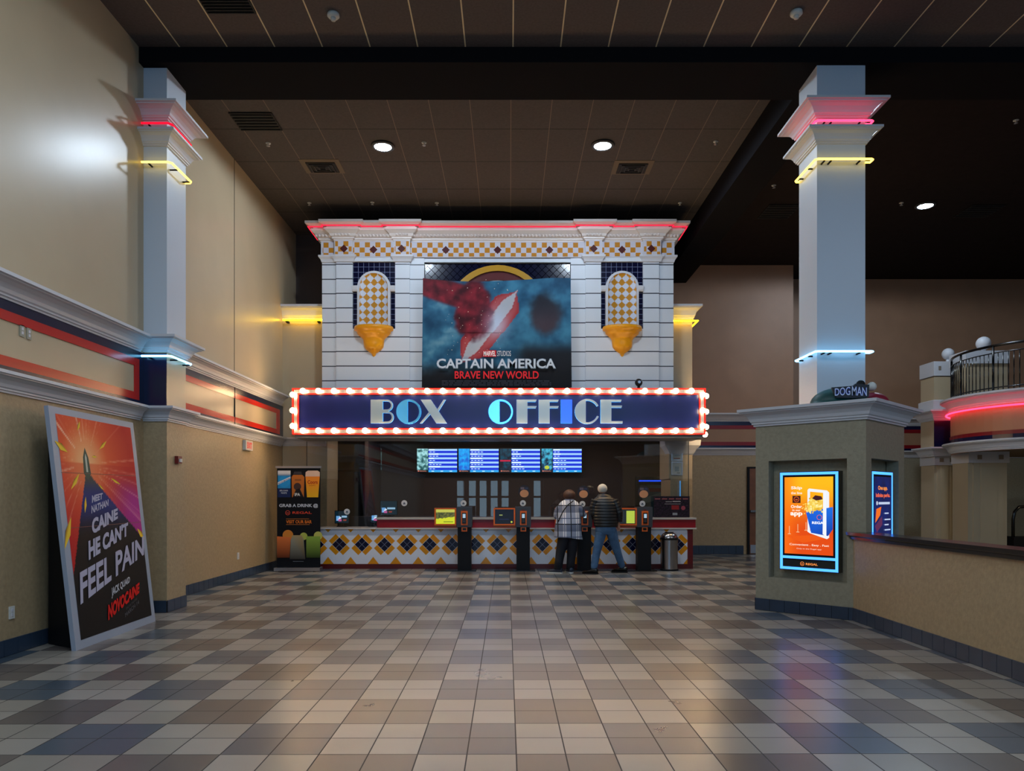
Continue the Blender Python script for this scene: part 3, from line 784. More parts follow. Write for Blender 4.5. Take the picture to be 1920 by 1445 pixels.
def letter_o(cx, m):
    letter('o', [arc(cx, 771.8, 23, 95, 265, 24), band_arc(cx, 771.8, 23, 3.2, 95, -95, 28)], m)
letter_o(766.5, OM); letter_o(938.8, OM)
letter('x', [[(789, T_), (808, T_), (838, B_), (818, B_)], [(832, T_), (836, T_), (822.5, 771), (820.5, 766.5)], [(787.5, B_), (791.5, B_), (807.3, 776), (805.3, 771.5)]])
for x in (968.5, 1010): letter('f', [[(x, T_), (x+20.5, T_), (x+20.5, B_), (x, B_)], [(x+20.5, T_), (x+37.5, T_), (x+36, T_+4), (x+20.5, T_+4)], [(x+20.5, T_+12), (x+37.5, T_+12), (x+36, T_+16), (x+20.5, T_+16)]])
letter('i', [[(1051.5, T_), (1072.5, T_), (1072.5, B_), (1051.5, B_)]], mat('letter_deep_blue', (60, 100, 240), .12, .5))
letter('c', [arc(1101, 771.4, 23.5, 97, 263, 24), band_arc(1101, 771.4, 23.5, 3.4, 97, 28, 14), band_arc(1101, 771.4, 23.5, 3.4, -97, -24, 14)])
letter('e', [[(1126, T_), (1146, T_), (1146, B_), (1126, B_)], [(1146, T_), (1165, T_), (1164, T_+4), (1146, T_+4)], [(1146, T_+11), (1166, T_+11), (1165, T_+15), (1146, T_+15)], [(1146, B_-4), (1167, B_-4), (1167, B_), (1146, B_)]])

# ---------------------------------------------------------------- film banner on the facade
bn = thing('film_banner', 'wide teal and red film banner hanging on the tower above the marquee', 'banner', (TX(931, 16.2), 16.2, 4.0))
YB_ = 16.19; k_ = YB_/F
a = Art((PX(793, YB_), YB_, PZ(726, YB_)), (k_, 0, 0), (0, 0, k_), (0, -1, 0), .0012)   # u 0..277 px , v 0..205 px
BW, BH = 277.0, 205.0
def smooth(e0, e1, x): t = max(0, min(1, (x-e0)/(e1-e0))); return t*t*(3-2*t)
def banner_col(u, v0):
    v = v0
    n = fbm(u, v, .028, 3); n2 = fbm(u, v, .05, 9)
    c = lerp((20, 62, 92), (64, 128, 158), n*1.3-.1); c = lerp(c, (112, 150, 168), smooth(.55, .9, n)*smooth(120, 20, u)*.8)
    # diagonal sweep of red, grey-white, red (abstract ribbon)
    d = (u-72)*.80-(v-45)*.60; t = (u-72)*.60+(v-45)*.80
    if 0 < t+0: pass
    wd = 27*smooth(-5, 40, t)*smooth(178, 140, t)+1e-3
    if -6 < t < 178:
        if abs(d) < wd:
            q = d/wd
            c = (150, 38, 44) if abs(q) > .42 else ((172, 176, 184) if abs(q) > .0 else (172, 176, 184))
            c = lerp(c, (230, 170, 160), smooth(.5, 0, abs(abs(q)-.6))*.25)
    # dark red mass, upper left
    ex = (u-105)/46.; ey = (v-150)/62.
    ex = (u-96)/38.; m1 = 1-smooth(.8, 1.08, math.hypot(ex*(1+.2*ey), ey)+.25*(n2-.5))
    d2 = (v-(196-u*.28)); m2 = smooth(-28, -20, -abs(d2))*smooth(118, 96, u)
    mm_ = max(m1, m2); c = lerp(c, lerp((58, 12, 22), (142, 34, 48), n2*1.4-.2), mm_)
    # spark light where they meet
    sp_ = math.exp(-((u-138)**2/500+(v-120)**2/900)); c = lerp(c, (200, 215, 240), sp_*.75)
    # dark round mass, right, and dark lower ground
    ex = (u-228)/34.; ey = (v-138)/40.; c = lerp(c, lerp((34, 30, 38), (70, 52, 58), smooth(170, 110, v)), (1-smooth(.55, 1.2, math.hypot(ex, ey)+.5*(n-.5)))*.9)
    sh = smooth(92, 60, v+max(0, 190-u)*.55)*smooth(150, 200, u); c = lerp(c, (24, 28, 36), sh)
    c = lerp(c, (20, 20, 24), smooth(62, 26, v+n*14))
    return c
def bwarp(u, v):  # the sheet bellies slightly and its edges are not quite straight
    s = u/BW; t = v/BH
    return s, t
a.grid(0, 0, BW, BH, 138, 102, banner_col)
for i, p in enumerate(a.v):
    u = (p.x-a.o.x)/k_; v = (p.z-a.o.z)/k_; s = u/BW; t = v/BH
    a.v[i] = Vector((p.x+(-2*(1-t)*(1-s)+2*(1-t)*s)*k_, p.y-.02*math.sin(PI*s), p.z-(7*t*math.sin(PI*min(1, s*1.15)**.8)*k_ if t > .5 else 0)))
a.l = 40
for k in range(60):
    x, y = random.uniform(40, 160), random.uniform(60, 200); s_ = random.uniform(.3, .9)
    a.poly([(x, y), (x+s_*2.2, y+s_), (x+s_*.6, y+s_*2.2)], (238, 214, 190), False)
a.rect(113, 56, 137.5, 68.5, (196, 36, 44)); a.text('MARVEL', 114, 57.5, 136.5, 67, (245, 245, 245), .02); a.text('STUDIOS', 139.5, 57.5, 165, 67.2, (226, 226, 230), .0)
a.text('CAPTAIN AMERICA', 26, 34, 249, 53, (150, 168, 186), .035); a.l += 1; a.text('CAPTAIN AMERICA', 27, 35.5, 248, 52, (206, 216, 226), .01)
a.text('BRAVE NEW WORLD', 60, 15, 217, 29.5, (236, 44, 52), .02)
random.seed(5); a.l += 1
for i in range(3):
    x = 36
    while x < 238: ww = random.uniform(4, 15); a.rect(x, 10-i*3.6, min(240, x+ww), 11.6-i*3.6, (70, 70, 78), False); x += ww+2
for i, p in enumerate(a.v):
    if i > 139*103: a.v[i] = Vector((p.x, p.y-.022, p.z))
a.build('printed_sheet', PRINT, bn)
bk = M(); vv = []
for (s, t) in [(x/12, 0) for x in range(13)]+[(x/12, 1) for x in range(12, -1, -1)]:
    vv.append(((s*BW+(-2*(1-t)*(1-s)+2*(1-t)*s))*k_+a.o.x, YB_-.018*math.sin(PI*s), a.o.z+(t*BH-(7*math.sin(PI*min(1, s*1.15)**.8) if t > .5 else 0))*k_))
n_ = len(vv)
bk.add([(x, y+.002, z) for x, y, z in vv]+[(x, y+.012, z) for x, y, z in vv], [tuple(range(n_-1, -1, -1)), tuple(range(n_, 2*n_))]+[(k, (k+1) % n_, n_+(k+1) % n_, n_+k) for k in range(n_)]).build('banner_backing', mat('banner_cloth', (60, 60, 64), .7), bn)
# speaker-like lamp standing on the marquee
t = thing('globe_camera', 'small round black camera standing on the marquee below the right niche', 'camera', (PX(1197.5, 15.9), 15.9, mz1))
M().sphere((PX(1197.5, 15.9), 15.9, PZ(717, 15.9)), .085, 16, 10).build('camera_body', blackg, t)
M().tube([(PX(1197.5, 15.9), 15.9, mz1-.03), (PX(1197.5, 15.9), 15.9, PZ(722, 15.9))], .03, 10).build('mount', black, t)
M().disc_y(PX(1197.5, 15.9), PZ(717, 15.9), 15.805, 15.83, .03, 12).build('lens', alu, t)

# ---------------------------------------------------------------- counter
YC = 16.13; kc = YC/F
ct = thing('ticket_counter', 'long counter with orange, white and navy diamond tiles and a red ledge', 'counter', (PX(950, YC), 16.45, 0))
cx0_, cx1_ = PX(560, YC), PX(1289, YC); cx2_ = PX(1299, YC)
zct, zk = PZ(990, YC), PZ(1057, YC)
M().box(cx0_, cx1_, YC+.01, 16.78, .02, zct-.02).build('counter_body', mat('counter_core', (120, 118, 120), .6), ct)
M().box(cx0_, cx2_, YC-.015, YC+.01, 0, zk).build('kick_board', mat('maroon_kick', (84, 10, 12), .35), ct)
ec = M(); ec.box(cx1_, cx2_, YC-.01, 16.78, zk, zct-.02)
ec.build('end_post', mat('maroon_tile', (96, 12, 16), .3), ct)
M().box(cx0_-.02, PX(1305, YC), YC-.05, 16.79, zct-.02, zct+.012).build('counter_top', mat('white_counter_top', (196, 190, 186), .3), ct)
lx0 = PX(707, YC)
M().box(lx0, PX(1304, YC), YC-.01, 16.5, zct+.012, PZ(973.5, YC)).build('red_ledge', mat('red_ledge', (140, 8, 26), .3), ct)
M().box(lx0-.01, PX(1305, YC), YC-.04, 16.52, PZ(973.5, YC), PZ(970, YC)).build('ledge_top', mat('white_counter_top', (0,0,0)), ct)
ta = Art((0, YC+.005, 0), (1, 0, 0), (0, 0, 1), (0, -1, 0), .001)
ta.rect(cx0_, zk, cx1_, zct-.02, (218, 222, 232))
def cpx(pts): return [(PX(x, YC), PZ(y, YC)) for x, y in pts]
def clipx(pts):
    # clip polygon to the tile field
    for (ax, lim, sg) in ((0, cx0_, 1), (0, cx1_, -1), (1, zk, 1), (1, zct-.02, -1)):
        out = []
        for i in range(len(pts)):
            p, q = pts[i-1], pts[i]; a_, b_ = sg*(p[ax]-lim), sg*(q[ax]-lim)
            if (a_ >= 0) != (b_ >= 0): t = a_/(a_-b_); out.append((p[0]+(q[0]-p[0])*t, p[1]+(q[1]-p[1])*t))
            if b_ >= 0: out.append(q)
        pts = out
        if len(pts) < 3: return None
    return pts
OR, NV, GR = (214, 140, 22), (10, 14, 44), (66, 64, 78)
L1, L2 = [], []
for i in range(-3, 17):
    c = 636.2+42.3*i; y0 = 1020.6
    def PQ(p, q): return (c+(p+q)/2, y0-(p-q)/2)
    hn = 13.4
    L1.append(([PQ(hn, -hn), PQ(hn, hn), PQ(-hn, hn), PQ(-hn, -hn)], NV))
    for (s, ax) in ((1, 0), (-1, 0), (1, 1), (-1, 1)):
        qs = [(s*14.2, -13), (s*26.6, -13), (s*26.6, 13), (s*14.2, 13)]
        L1.append(([PQ(*(q if ax == 0 else q[::-1])) for q in qs], OR))
    L1.append(([(c+21.15-7.5, 990), (c+21.15+7.5, 990), (c+21.15, 998)], OR)); L1.append(([(c+21.15-11, 1057.5), (c+21.15+11, 1057.5), (c+21.15, 1043.5)], OR))
    for (dx, dy) in ((1, 1), (1, -1)):
        L2.append(([(c-6.7*dx-.25*dy, y0-6.7*dy+.25), (c-6.7*dx+.25*dy, y0-6.7*dy-.25), (c+6.7*dx+.25*dy, y0+6.7*dy-.25), (c+6.7*dx-.25*dy, y0+6.7*dy+.25)], (110, 116, 132)))
for LL in (L1, L2):
    f = True
    for pts, c in LL:
        q = clipx(cpx(pts))
        if q: ta.poly(q, c, f); f = False
ta.build('diamond_tiles', PRINTG, ct)
for y in (1000, 1014, 1028, 1042): M().box(cx1_, cx2_+.001, YC-.012, YC-.009, PZ(y, YC)-.003, PZ(y, YC)+.003).build('tile_joint', mat('maroon_joint', (60, 20, 24), .6), ct)
# ---------------------------------------------------------------- ceiling fittings
def ceil_pt(x, y, Z): Y = (Z-H)*F/(CY-y); return PX(x, Y), Y
trimring = mat('fixture_ring', (60, 60, 62), .5)
def downlight(x, y, label, power, aim=None, Z=ZF, st=60, spot=3.1):
    X, Y = ceil_pt(x, y, Z); t = thing('downlight', label, 'ceiling light', (X, Y, Z), 'round ceiling downlights')
    M().lathe((X, Y, Z), [(.15, 0), (.21, 0), (.215, -.02), (.20, -.035), (.16, -.035), (.15, -.01)], 24).build('trim_ring', trimring, t)
    M().lathe((X, Y, Z), [(.001, -.03), (.15, -.03), (.155, -.012), (.001, -.012)], 24).build('lens', lens_m, t)
    d = bpy.data.lights.new('downlight_beam', 'SPOT'); d.energy = power; d.spot_size = spot; d.spot_blend = .15; d.color = (.70, .84, 1.0); d.shadow_soft_size = .16
    o = bpy.data.objects.new('downlight_beam', d); C.objects.link(o); o.parent = t; o.location = (0, 0, -.06)
    if aim: o.rotation_euler = (Vector(aim)-Vector((X, Y, Z))).to_track_quat('-Z', 'Y').to_euler()
    return t
downlight(718, 273, 'bright bluish ceiling downlight above the left half of the booth', 380)
downlight(1130, 271, 'bright bluish ceiling downlight above the right half of the booth', 380)
downlight(1735, 384, 'bright bluish ceiling downlight in the dark ceiling right of the column', 520)
dark_m = mat('vent_black', (8, 8, 9), .7); vgrey = mat('vent_grey', (44, 42, 42), .6)
def vent(x, y, label, w, d, Z, four=True):
    X, Y = ceil_pt(x, y, Z); t = thing('ceiling_vent', label, 'vent', (X, Y, Z), 'ceiling vents')
    z = Z-.02
    M().box(X-w/2, X+w/2, Y-d/2, Y+d/2, z, Z-.006).build('vent_plate', dark_m, t)
    if four: M().box(X-w/2-.1, X+w/2+.1, Y-d/2-.12, Y+d/2+.06, Z-.006, Z).build('mounting_frame', mat('dusty_frame', (104, 90, 74), .8), t)
    if four:
        for k in (1, 2, 3):
            s = 1-k*.27; s0 = s+.07; m = M()
            for (a, b, c, e) in ((-s0, s0, -s0, -s), (-s0, s0, s, s0), (-s0, -s, -s, s), (s, s0, -s, s)):
                m.box(X+a*w/2, X+b*w/2, Y+c*d/2, Y+e*d/2, z-.02, z)
            m.build('louvre_ring', vgrey, t)
    else:
        for k in range(6): yy = Y-d/2+(k+.5)*d/6; M().box(X-w/2+.02, X+w/2-.02, yy-.006, yy+.006, z-.015, z).build('louvre', dark_m, t)
vent(605, 313, 'square four way ceiling vent above the left side of the booth', .56, .42, ZF)
vent(1185, 315, 'square four way ceiling vent above the right side of the booth', .56, .42, ZF)
vent(480, 227, 'dark ceiling grille beside the left wall behind the black beam', .72, .58, ZF, False)
vent(425, 6, 'dark ceiling grille at the top left in the near ceiling', .62, .34, ZN, False)
vent(1460, 396, 'dark ceiling grille left of the tall white column', .7, .8, ZF, False)
vent(1836, 395, 'dark ceiling grille in the dark ceiling at far right', .75, .7, ZF, False)
def detector(x, y, label):
    X, Y = ceil_pt(x, y, ZN); t = thing('smoke_detector', label, 'smoke detector', (X, Y, ZN))
    M().lathe((X, Y, ZN), [(.001, -.001), (.075, -.001), (.078, -.03), (.06, -.05), (.001, -.052)], 20).build('base', plate, t)
    M().lathe((X, Y, ZN), [(.001, -.05), (.035, -.052), (.03, -.085), (.001, -.09)], 16).build('sensor', plate, t)
detector(625, 26, 'white smoke detector on the near ceiling at left'); detector(1493, 22, 'white smoke detector on the near ceiling at right')
spk = [(503, 268, 'beside the left wall, behind the dark grille'), (795, 267, 'right of the left bluish downlight'), (580, 380, 'above the left end of the booth cornice'), (698, 379, 'above the left niche of the booth'), (819, 380, 'above the film banner'), (1342, 265, 'right of the right bluish downlight'), (1275, 380, 'above the right end of the booth cornice'), (1451, 347, 'left of the tall column, above the dark grille'), (1690, 380, 'left of the bluish downlight at far right'), (1905, 225, 'near the right edge of the photo')]
for x, y, w_ in spk:
    X, Y = ceil_pt(x, y, ZF); t = thing('sprinkler_head', 'small ceiling sprinkler head '+w_, 'sprinkler', (X, Y, ZF), 'ceiling sprinkler heads')
    M().lathe((X, Y, ZF), [(.001, -.001), (.045, -.001), (.045, -.012), (.014, -.015), (.012, -.05), (.001, -.05)], 14).build('escutcheon', plate, t)
    M().lathe((X, Y, ZF), [(.001, -.05), (.032, -.052), (.032, -.058), (.001, -.06)], 14).build('deflector', alu, t)

# ---------------------------------------------------------------- leaning film standee at the left wall
P00 = Vector((-4.486, 7.56, 0)); P10 = Vector((-4.54, 9.37, 0)); P01 = Vector((-4.775, 7.56, 2.54)); P11 = Vector((-4.73, 9.37, 2.585))
ux = (P10-P00).normalized(); up = (P01-P00).normalized(); nn = ux.cross(up).normalized()
if nn.x < 0: nn = -nn
W_, H_ = (P10-P00).length, (P01-P00).length
st = thing('poster_standee', 'tall red and black film poster board leaning at the left wall', 'poster', (-4.65, 8.46, 0))
def sp_(u, v, d): return P00+ux*(u*W_)+up*(v*H_)+nn*d
m = M(); m.add([sp_(u, v, d) for d in (-.045, 0) for u, v in ((0,0), (1,0), (1,1), (0,1))], [(0,3,2,1),(4,5,6,7),(0,1,5,4),(1,2,6,5),(2,3,7,6),(3,0,4,7)])
m.build('board', mat('board_grey_white', (150, 158, 172), .5), st)
m = M(); m.add([sp_(u, v, -.046) for u, v in ((.05, .0), (.9, .0), (.9, .93), (.05, .93))]+[Vector((-5.0, y, z)) for y, z in ((7.92, 0), (9.2, 0), (9.2, 2.3), (7.92, 2.3))],
    [(0,1,2,3),(7,6,5,4),(0,4,5,1),(1,5,6,2),(2,6,7,3),(3,7,4,0)]); m.build('support_shadow_box', black, st)  # dark support that also stands in for the shadow behind the board
a = Art(P00+nn*.001, ux*(W_/100), up*(H_/140), nn, .0008)
NW, NH = 100., 140.
def poster_col(u, v):
    x, y = u, v; fx, fy = 33, 108
    dx, dy = x-fx, y-fy; r = math.hypot(dx, dy*1.0); an = math.atan2(dy, dx)
    c = lerp((252, 200, 140), (238, 108, 52), r/26.); c = lerp(c, (190, 34, 26), (r-16)/42.)
    if dy < 0:
        c2 = lerp((226, 90, 50), (186, 26, 30), (r-10)/40.); c = lerp(c, c2, .6)
        if dx > 0: c = lerp(c, (172, 34, 130), smooth(20, 60, r)*smooth(-1.35, -.6, an)*smooth(.1, -.25, an+.15))
    ray = fbm(math.cos(an)*3, math.sin(an)*3, 6.0, 2)
    if ray > .62 and r > 14: c = lerp(c, (255, 214, 180), (ray-.62)*2.2)
    # dark wedge with a blue head
    hl = 2+(fy-6-y)*.42; hr = 2+(fy-6-y)*1.4
    if y < fy-4 and -hl < dx < hr:
        c = lerp((70, 74, 60), (26, 44, 110), smooth(fy-6, 88, y)); c = lerp(c, (12, 11, 14), smooth(84, 62, y))
    return c
a.grid(6, 5, 95, 136, 100, 140, poster_col)
a.poly([(30, 112), (33, 118), (36, 112), (37, 102), (33, 98), (29, 102)], (70, 84, 70)); a.poly([(32, 112), (33, 114.5), (34, 112), (34, 103), (32, 103)], (190, 190, 170))
def streak(x0, y0, x1, y1, w, c=(240, 196, 50), e=(120, 60, 10)):
    dx, dy = x1-x0, y1-y0; l = math.hypot(dx, dy); nx_, ny_ = -dy/l*w, dx/l*w
    a.poly([(x0, y0), (x0+dx*.5+nx_, y0+dy*.5+ny_), (x1, y1), (x0+dx*.5-nx_, y0+dy*.5-ny_)], [c, e, c, c], False)
a.l += 1
for q in ((2, 120, 14, 114, 2.2), (27, 128, 31, 134, 1.2), (50, 118, 60, 124, 1.3), (13, 92, 24, 102, 1.6), (25, 78, 28, 88, 1.4), (0, 58, 10, 76, 2.6), (88, 66, 97, 58, 2.2), (60, 100, 72, 96, 1.0), (44, 96, 50, 92, .8), (40, 113, 46, 113, .8)): streak(*q)
def pw(x0, y0, x1, y1, hl_, hr_, sh=.0):  # letters climb to the right, growing taller
    def f(s, t): return (x0+(x1-x0)*s+sh*t, (y0+(y1-y0)*s)+(hl_+(hr_-hl_)*s)*t)
    return f
TXT = (176, 172, 192)
a.text('MEET', 0,0,1,1, TXT, .04, pw(34, 84, 47, 86.5, 4.6, 3.8, 1)); a.text('NATHAN', 0,0,1,1, TXT, .04, pw(32, 77.5, 53, 82, 4.8, 4.2, 1))
a.text('CAINE', 0,0,1,1, TXT, .05, pw(30, 64.5, 63, 73.5, 9.8, 7, 1.5)); a.text("HE CAN'T", 0,0,1,1, TXT, .05, pw(23, 49.5, 74, 62, 12, 9, 2))
a.text('FEEL PAIN', 0,0,1,1, TXT, .03, pw(9, 25, 93, 47.5, 18.5, 13, 3)); a.text('JACK QUAID', 0,0,1,1, (190, 190, 196), .03, pw(44, 23.5, 69, 30, 6.6, 5, 1))
a.text('NOVOCAINE', 0,0,1,1, (214, 22, 18), .05, pw(37, 11, 80, 22.5, 9.5, 7, 2)); a.text('ONLY IN THEATRES', 0,0,1,1, (80, 80, 84), 0, pw(60, 14, 76, 18.5, 1.4, 1.4)); a.text('MARCH 14', 0,0,1,1, (96, 96, 100), 0, pw(58, 9.5, 78, 15.5, 2.6, 2.6))
a.build('poster_print', PRINT, st)
cr = M()
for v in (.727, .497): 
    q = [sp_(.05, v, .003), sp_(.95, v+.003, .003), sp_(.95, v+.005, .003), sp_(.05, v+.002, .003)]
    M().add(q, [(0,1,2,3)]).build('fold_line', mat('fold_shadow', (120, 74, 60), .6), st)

# ---------------------------------------------------------------- roll-up drinks banner
Yb = 15.6; rb = thing('rollup_banner', 'black roll-up drinks banner with beer and cocktails beside the counter', 'banner', (PX(560, Yb), Yb, 0))
bx0, bx1 = PX(517, Yb), PX(602.5, Yb)
M().box(bx0, bx1, Yb-.13, Yb+.13, .015, .085).build('base_cassette', alu, rb)
for x in (bx0+.12, bx1-.12): M().box(x-.03, x+.03, Yb-.12, Yb+.12, 0, .016).build('foot', black, rb)
M().box(bx0, bx1, Yb-.018, Yb+.018, PZ(877.5, Yb), PZ(873.5, Yb)).build('top_rail', alu, rb)
M().tube([((bx0+bx1)/2, Yb+.025, .08), ((bx0+bx1)/2, Yb+.025, PZ(876, Yb))], .012, 8).build('support_pole', alu, rb)
M().box(bx0+.03, bx1-.02, Yb-.004, Yb+.004, .08, PZ(876, Yb)).build('banner_sheet', black, rb)
kb = Yb/F
a = Art((bx0+.03, Yb-.005, PZ(1066, Yb)), (kb, 0, 0), (0, 0, kb), (0, -1, 0))  # u 0..82, v 0..190 (y = 1066-v)
BWd = (bx1-bx0-.05)/kb
a.rect(0, 0, BWd, 189.5, (10, 12, 18))
def V(y): return 1066-y
def U(x): return x-519.7
a.grid(U(521), V(932), U(545), V(882), 24, 40, lambda u, v: lerp((20, 60, 120), (216, 214, 216), smooth(V(896), V(886), v)) if v > V(892) else ((24, 40, 84) if v < V(915) else (40, 140, 200)))
a.l += 1
a.circ(U(533), V(903), 10.5, (40, 150, 216)); a.poly([(U(521), V(909)), (U(545), V(897)), (U(545), V(893)), (U(521), V(904))], (222, 226, 232)); a.text('BLUE MOON', 0,0,1,1, (30, 70, 140), .01, lambda s, t: (U(522)+22*s, V(908)+10.5*s+2.6*t))
a.text('BELGIAN', U(525), V(921), U(540), V(918), (225, 228, 235), .0); a.text('WHITE', U(527), V(925.5), U(538), V(922.5), (225, 228, 235), .0)
a.poly([(U(548), V(932)), (U(570), V(932)), (U(571), V(894)), (U(567), V(890)), (U(550), V(890)), (U(547), V(894))], (190, 106, 40))
a.poly([(U(550), V(889.5)), (U(567), V(889.5)), (U(565), V(884)), (U(552), V(884))], (60, 56, 60)); a.circ(U(558), V(912), 7, (70, 52, 48)); a.poly([(U(549), V(932)), (U(570), V(932)), (U(562), V(915)), (U(555), V(918))], (30, 26, 28)); a.text('IPA', U(553), V(929.5), U(563), V(924), (236, 236, 232), .02)
a.rect(U(553), V(901), U(565), V(898), (140, 84, 40))
a.l += 1
a.poly([(U(576), V(932)), (U(597), V(932)), (U(600), V(892)), (U(573), V(892))], [(232, 176, 30), (232, 176, 30), (236, 130, 40), (236, 130, 40)])
a.poly([(U(573), V(893)), (U(600), V(893)), (U(600), V(885)), (U(596), V(882)), (U(578), V(882)), (U(573.5), V(885))], (214, 180, 160)); a.text('Coors', U(577), V(907), U(596), V(900), (176, 50, 20), .03); a.text('LIGHT', U(580), V(911), U(592), V(908.5), (176, 90, 20), .01)
a.text('GRAB A DRINK @', U(524), V(952), U(597), V(944), (205, 208, 216), .03)
a.circ(U(540), V(961), 4.5, (226, 84, 60)); a.circ(U(540), V(961), 3.5, (12, 14, 20)); a.poly([(U(538), V(962.5)), (U(538.2), V(960)), (U(540), V(961.2)), (U(541.8), V(960)), (U(542), V(962.5)), (U(540), V(962))], (226, 84, 60)); a.text('REGAL', U(549), V(963), U(585), V(958.5), (222, 76, 54), .02)
a.rect(U(537), V(972.8), U(580), V(972), (200, 120, 60)); a.text('VISIT OUR BAR', U(537), V(981), U(585), V(974.8), (240, 126, 40), .02); a.rect(U(537), V(983.4), U(581), V(982.6), (200, 120, 60))
a.circ(U(540.5), V(1003), 10, (220, 134, 50)); a.circ(U(570), V(1005), 7, (186, 190, 84)); a.circ(U(597), V(1004), 8, (196, 194, 96), ) 
a.l += 1
a.poly([(U(520), V(1045)), (U(543.5), V(1045)), (U(546), V(1007)), (U(520), V(1005))], [(100, 44, 20), (100, 44, 20), (230, 120, 60), (230, 120, 60)])
a.poly([(U(544), V(1048)), (U(573), V(1048)), (U(570), V(1010)), (U(566), V(1003)), (U(549), V(1003)), (U(546), V(1012))], [(60, 56, 50), (60, 56, 50), (150, 146, 128), (176, 150, 100), (176, 150, 100), (150, 146, 128)])
a.poly([(U(575), V(1045)), (U(601), V(1045)), (U(601), V(1005)), (U(575), V(1005))], [(44, 60, 20), (44, 60, 20), (146, 176, 70), (146, 176, 70)])
a.rect(U(550), V(1052.5), U(570), V(1051.5), (110, 112, 120))
a.build('banner_print', PRINT, rb)

# ---------------------------------------------------------------- self service ticket kiosks
YK = 15.62; kk = YK/F
def kiosk(xc, label, kind):
    X = PX(xc, YK); t = thing('ticket_kiosk', label, 'kiosk', (X, YK+.15, 0), 'ticket kiosks in front of the counter')
    def q(dx): return X+dx*kk
    M().box(q(-54), q(23), YK-.08, YK+.36, 0, .022).build('base_plate', blackg, t)
    M().box(q(-12), q(13), YK, YK+.28, .022, PZ(988, YK)).build('post', black, t)
    M().box(q(-14), q(15), YK-.03, YK+.30, PZ(988, YK), PZ(950, YK)).build('head_box', grey, t)
    # touch screen in an orange frame, arm behind
    M().box(q(-30), q(-12), YK+.12, YK+.2, PZ(975, YK), PZ(962, YK)).build('screen_arm', grey, t)
    m = M(); rframe(m, q(-55), q(-14.5), PZ(984.5, YK), PZ(952, YK), 2.6*kk, YK-.045, YK+.02); fo = m.build('screen_frame', orangep, t)
    M().box(q(-54), q(-15.5), YK-.02, YK+.07, PZ(984, YK), PZ(952.5, YK)).build('screen_housing', blackg, t)
    M().box(q(-55), q(-14.5), YK-.02, YK+.10, PZ(987.5, YK), PZ(984.5, YK)).build('screen_lip', mat('orange_lip', (150, 76, 20), .5), t)
    a = Art((q(-52.3), YK-.0215, PZ(981.7, YK)), (kk, 0, 0), (0, 0, kk), (0, -1, 0))  # 35 x 27
    if kind == 0:
        a.grid(0, 0, 35, 27, 35, 27, lambda u, v: (206, 214, 40) if v < 8+.12*u+2*fbm(u, v, .2) else (lerp((30, 40, 30), (120, 120, 50), fbm(u, v, .25)*1.2) if v < 22 else (190, 190, 80)))
        a.rect(14, 3, 32, 4.6, (110, 130, 20))
    elif kind == 1:
        a.rect(0, 0, 35, 27, (6, 10, 22)); a.rect(8, 15.5, 14, 17.3, (150, 160, 90)); a.rect(8, 8, 26, 9, (30, 40, 80)); a.circ(31, 3.5, 1.8, (190, 200, 70))
    else:
        a.rect(0, 0, 35, 27, (24, 32, 36)); a.rect(18.5, 1, 34, 24.5, (176, 196, 70)); a.rect(2, 3, 15, 24, (34, 40, 44), False)
    a.build('screen_image', SCREEN, t)
    r = M(); r.box(q(-5.5), q(7), YK-.05, YK-.03, PZ(984, YK), PZ(957.5, YK)); ro = r.build('card_reader_plate', orangep, t)
    M().box(q(-3), q(4.5), YK-.085, YK-.05, PZ(981, YK), PZ(961, YK)).build('card_reader', blackg, t)
    M().box(q(-1.8), q(3.2), YK-.09, YK-.085, PZ(970.5, YK), PZ(963, YK)).build('reader_display', glow('reader_white_%d' % kind, (170, 200, 220), .9), t)
    for j in range(3): M().box(q(-1.8), q(3.2), YK-.088, YK-.084, PZ(973.6+2.4*j, YK), PZ(972+2.4*j, YK)).build('reader_key_row', grey, t)
    M().box(q(-2.5), q(3.5), YK-.045, YK-.03, PZ(957, YK), PZ(954.8, YK)).build('camera_bar', mat('dark_red_bar', (90, 24, 14), .4), t)
    m = M(); rframe(m, q(-4.5), q(6), PZ(996, YK), PZ(987.5, YK), 1.9*kk, YK-.02, YK); m.build('scanner_frame', orangep, t)
    M().box(q(-2.8), q(4.2), YK-.008, YK, PZ(994.3, YK), PZ(989, YK)).build('scanner_window', blackg, t)
    return t
kiosk(870, 'leftmost ticket kiosk, its screen yellow green', 0)
kiosk(980.5, 'dark screened ticket kiosk left of the two people', 1)
kiosk(1095.5, 'ticket kiosk between and behind the two people', 1)
kiosk(1208, 'rightmost ticket kiosk beside the steel bin, its screen half green', 2)

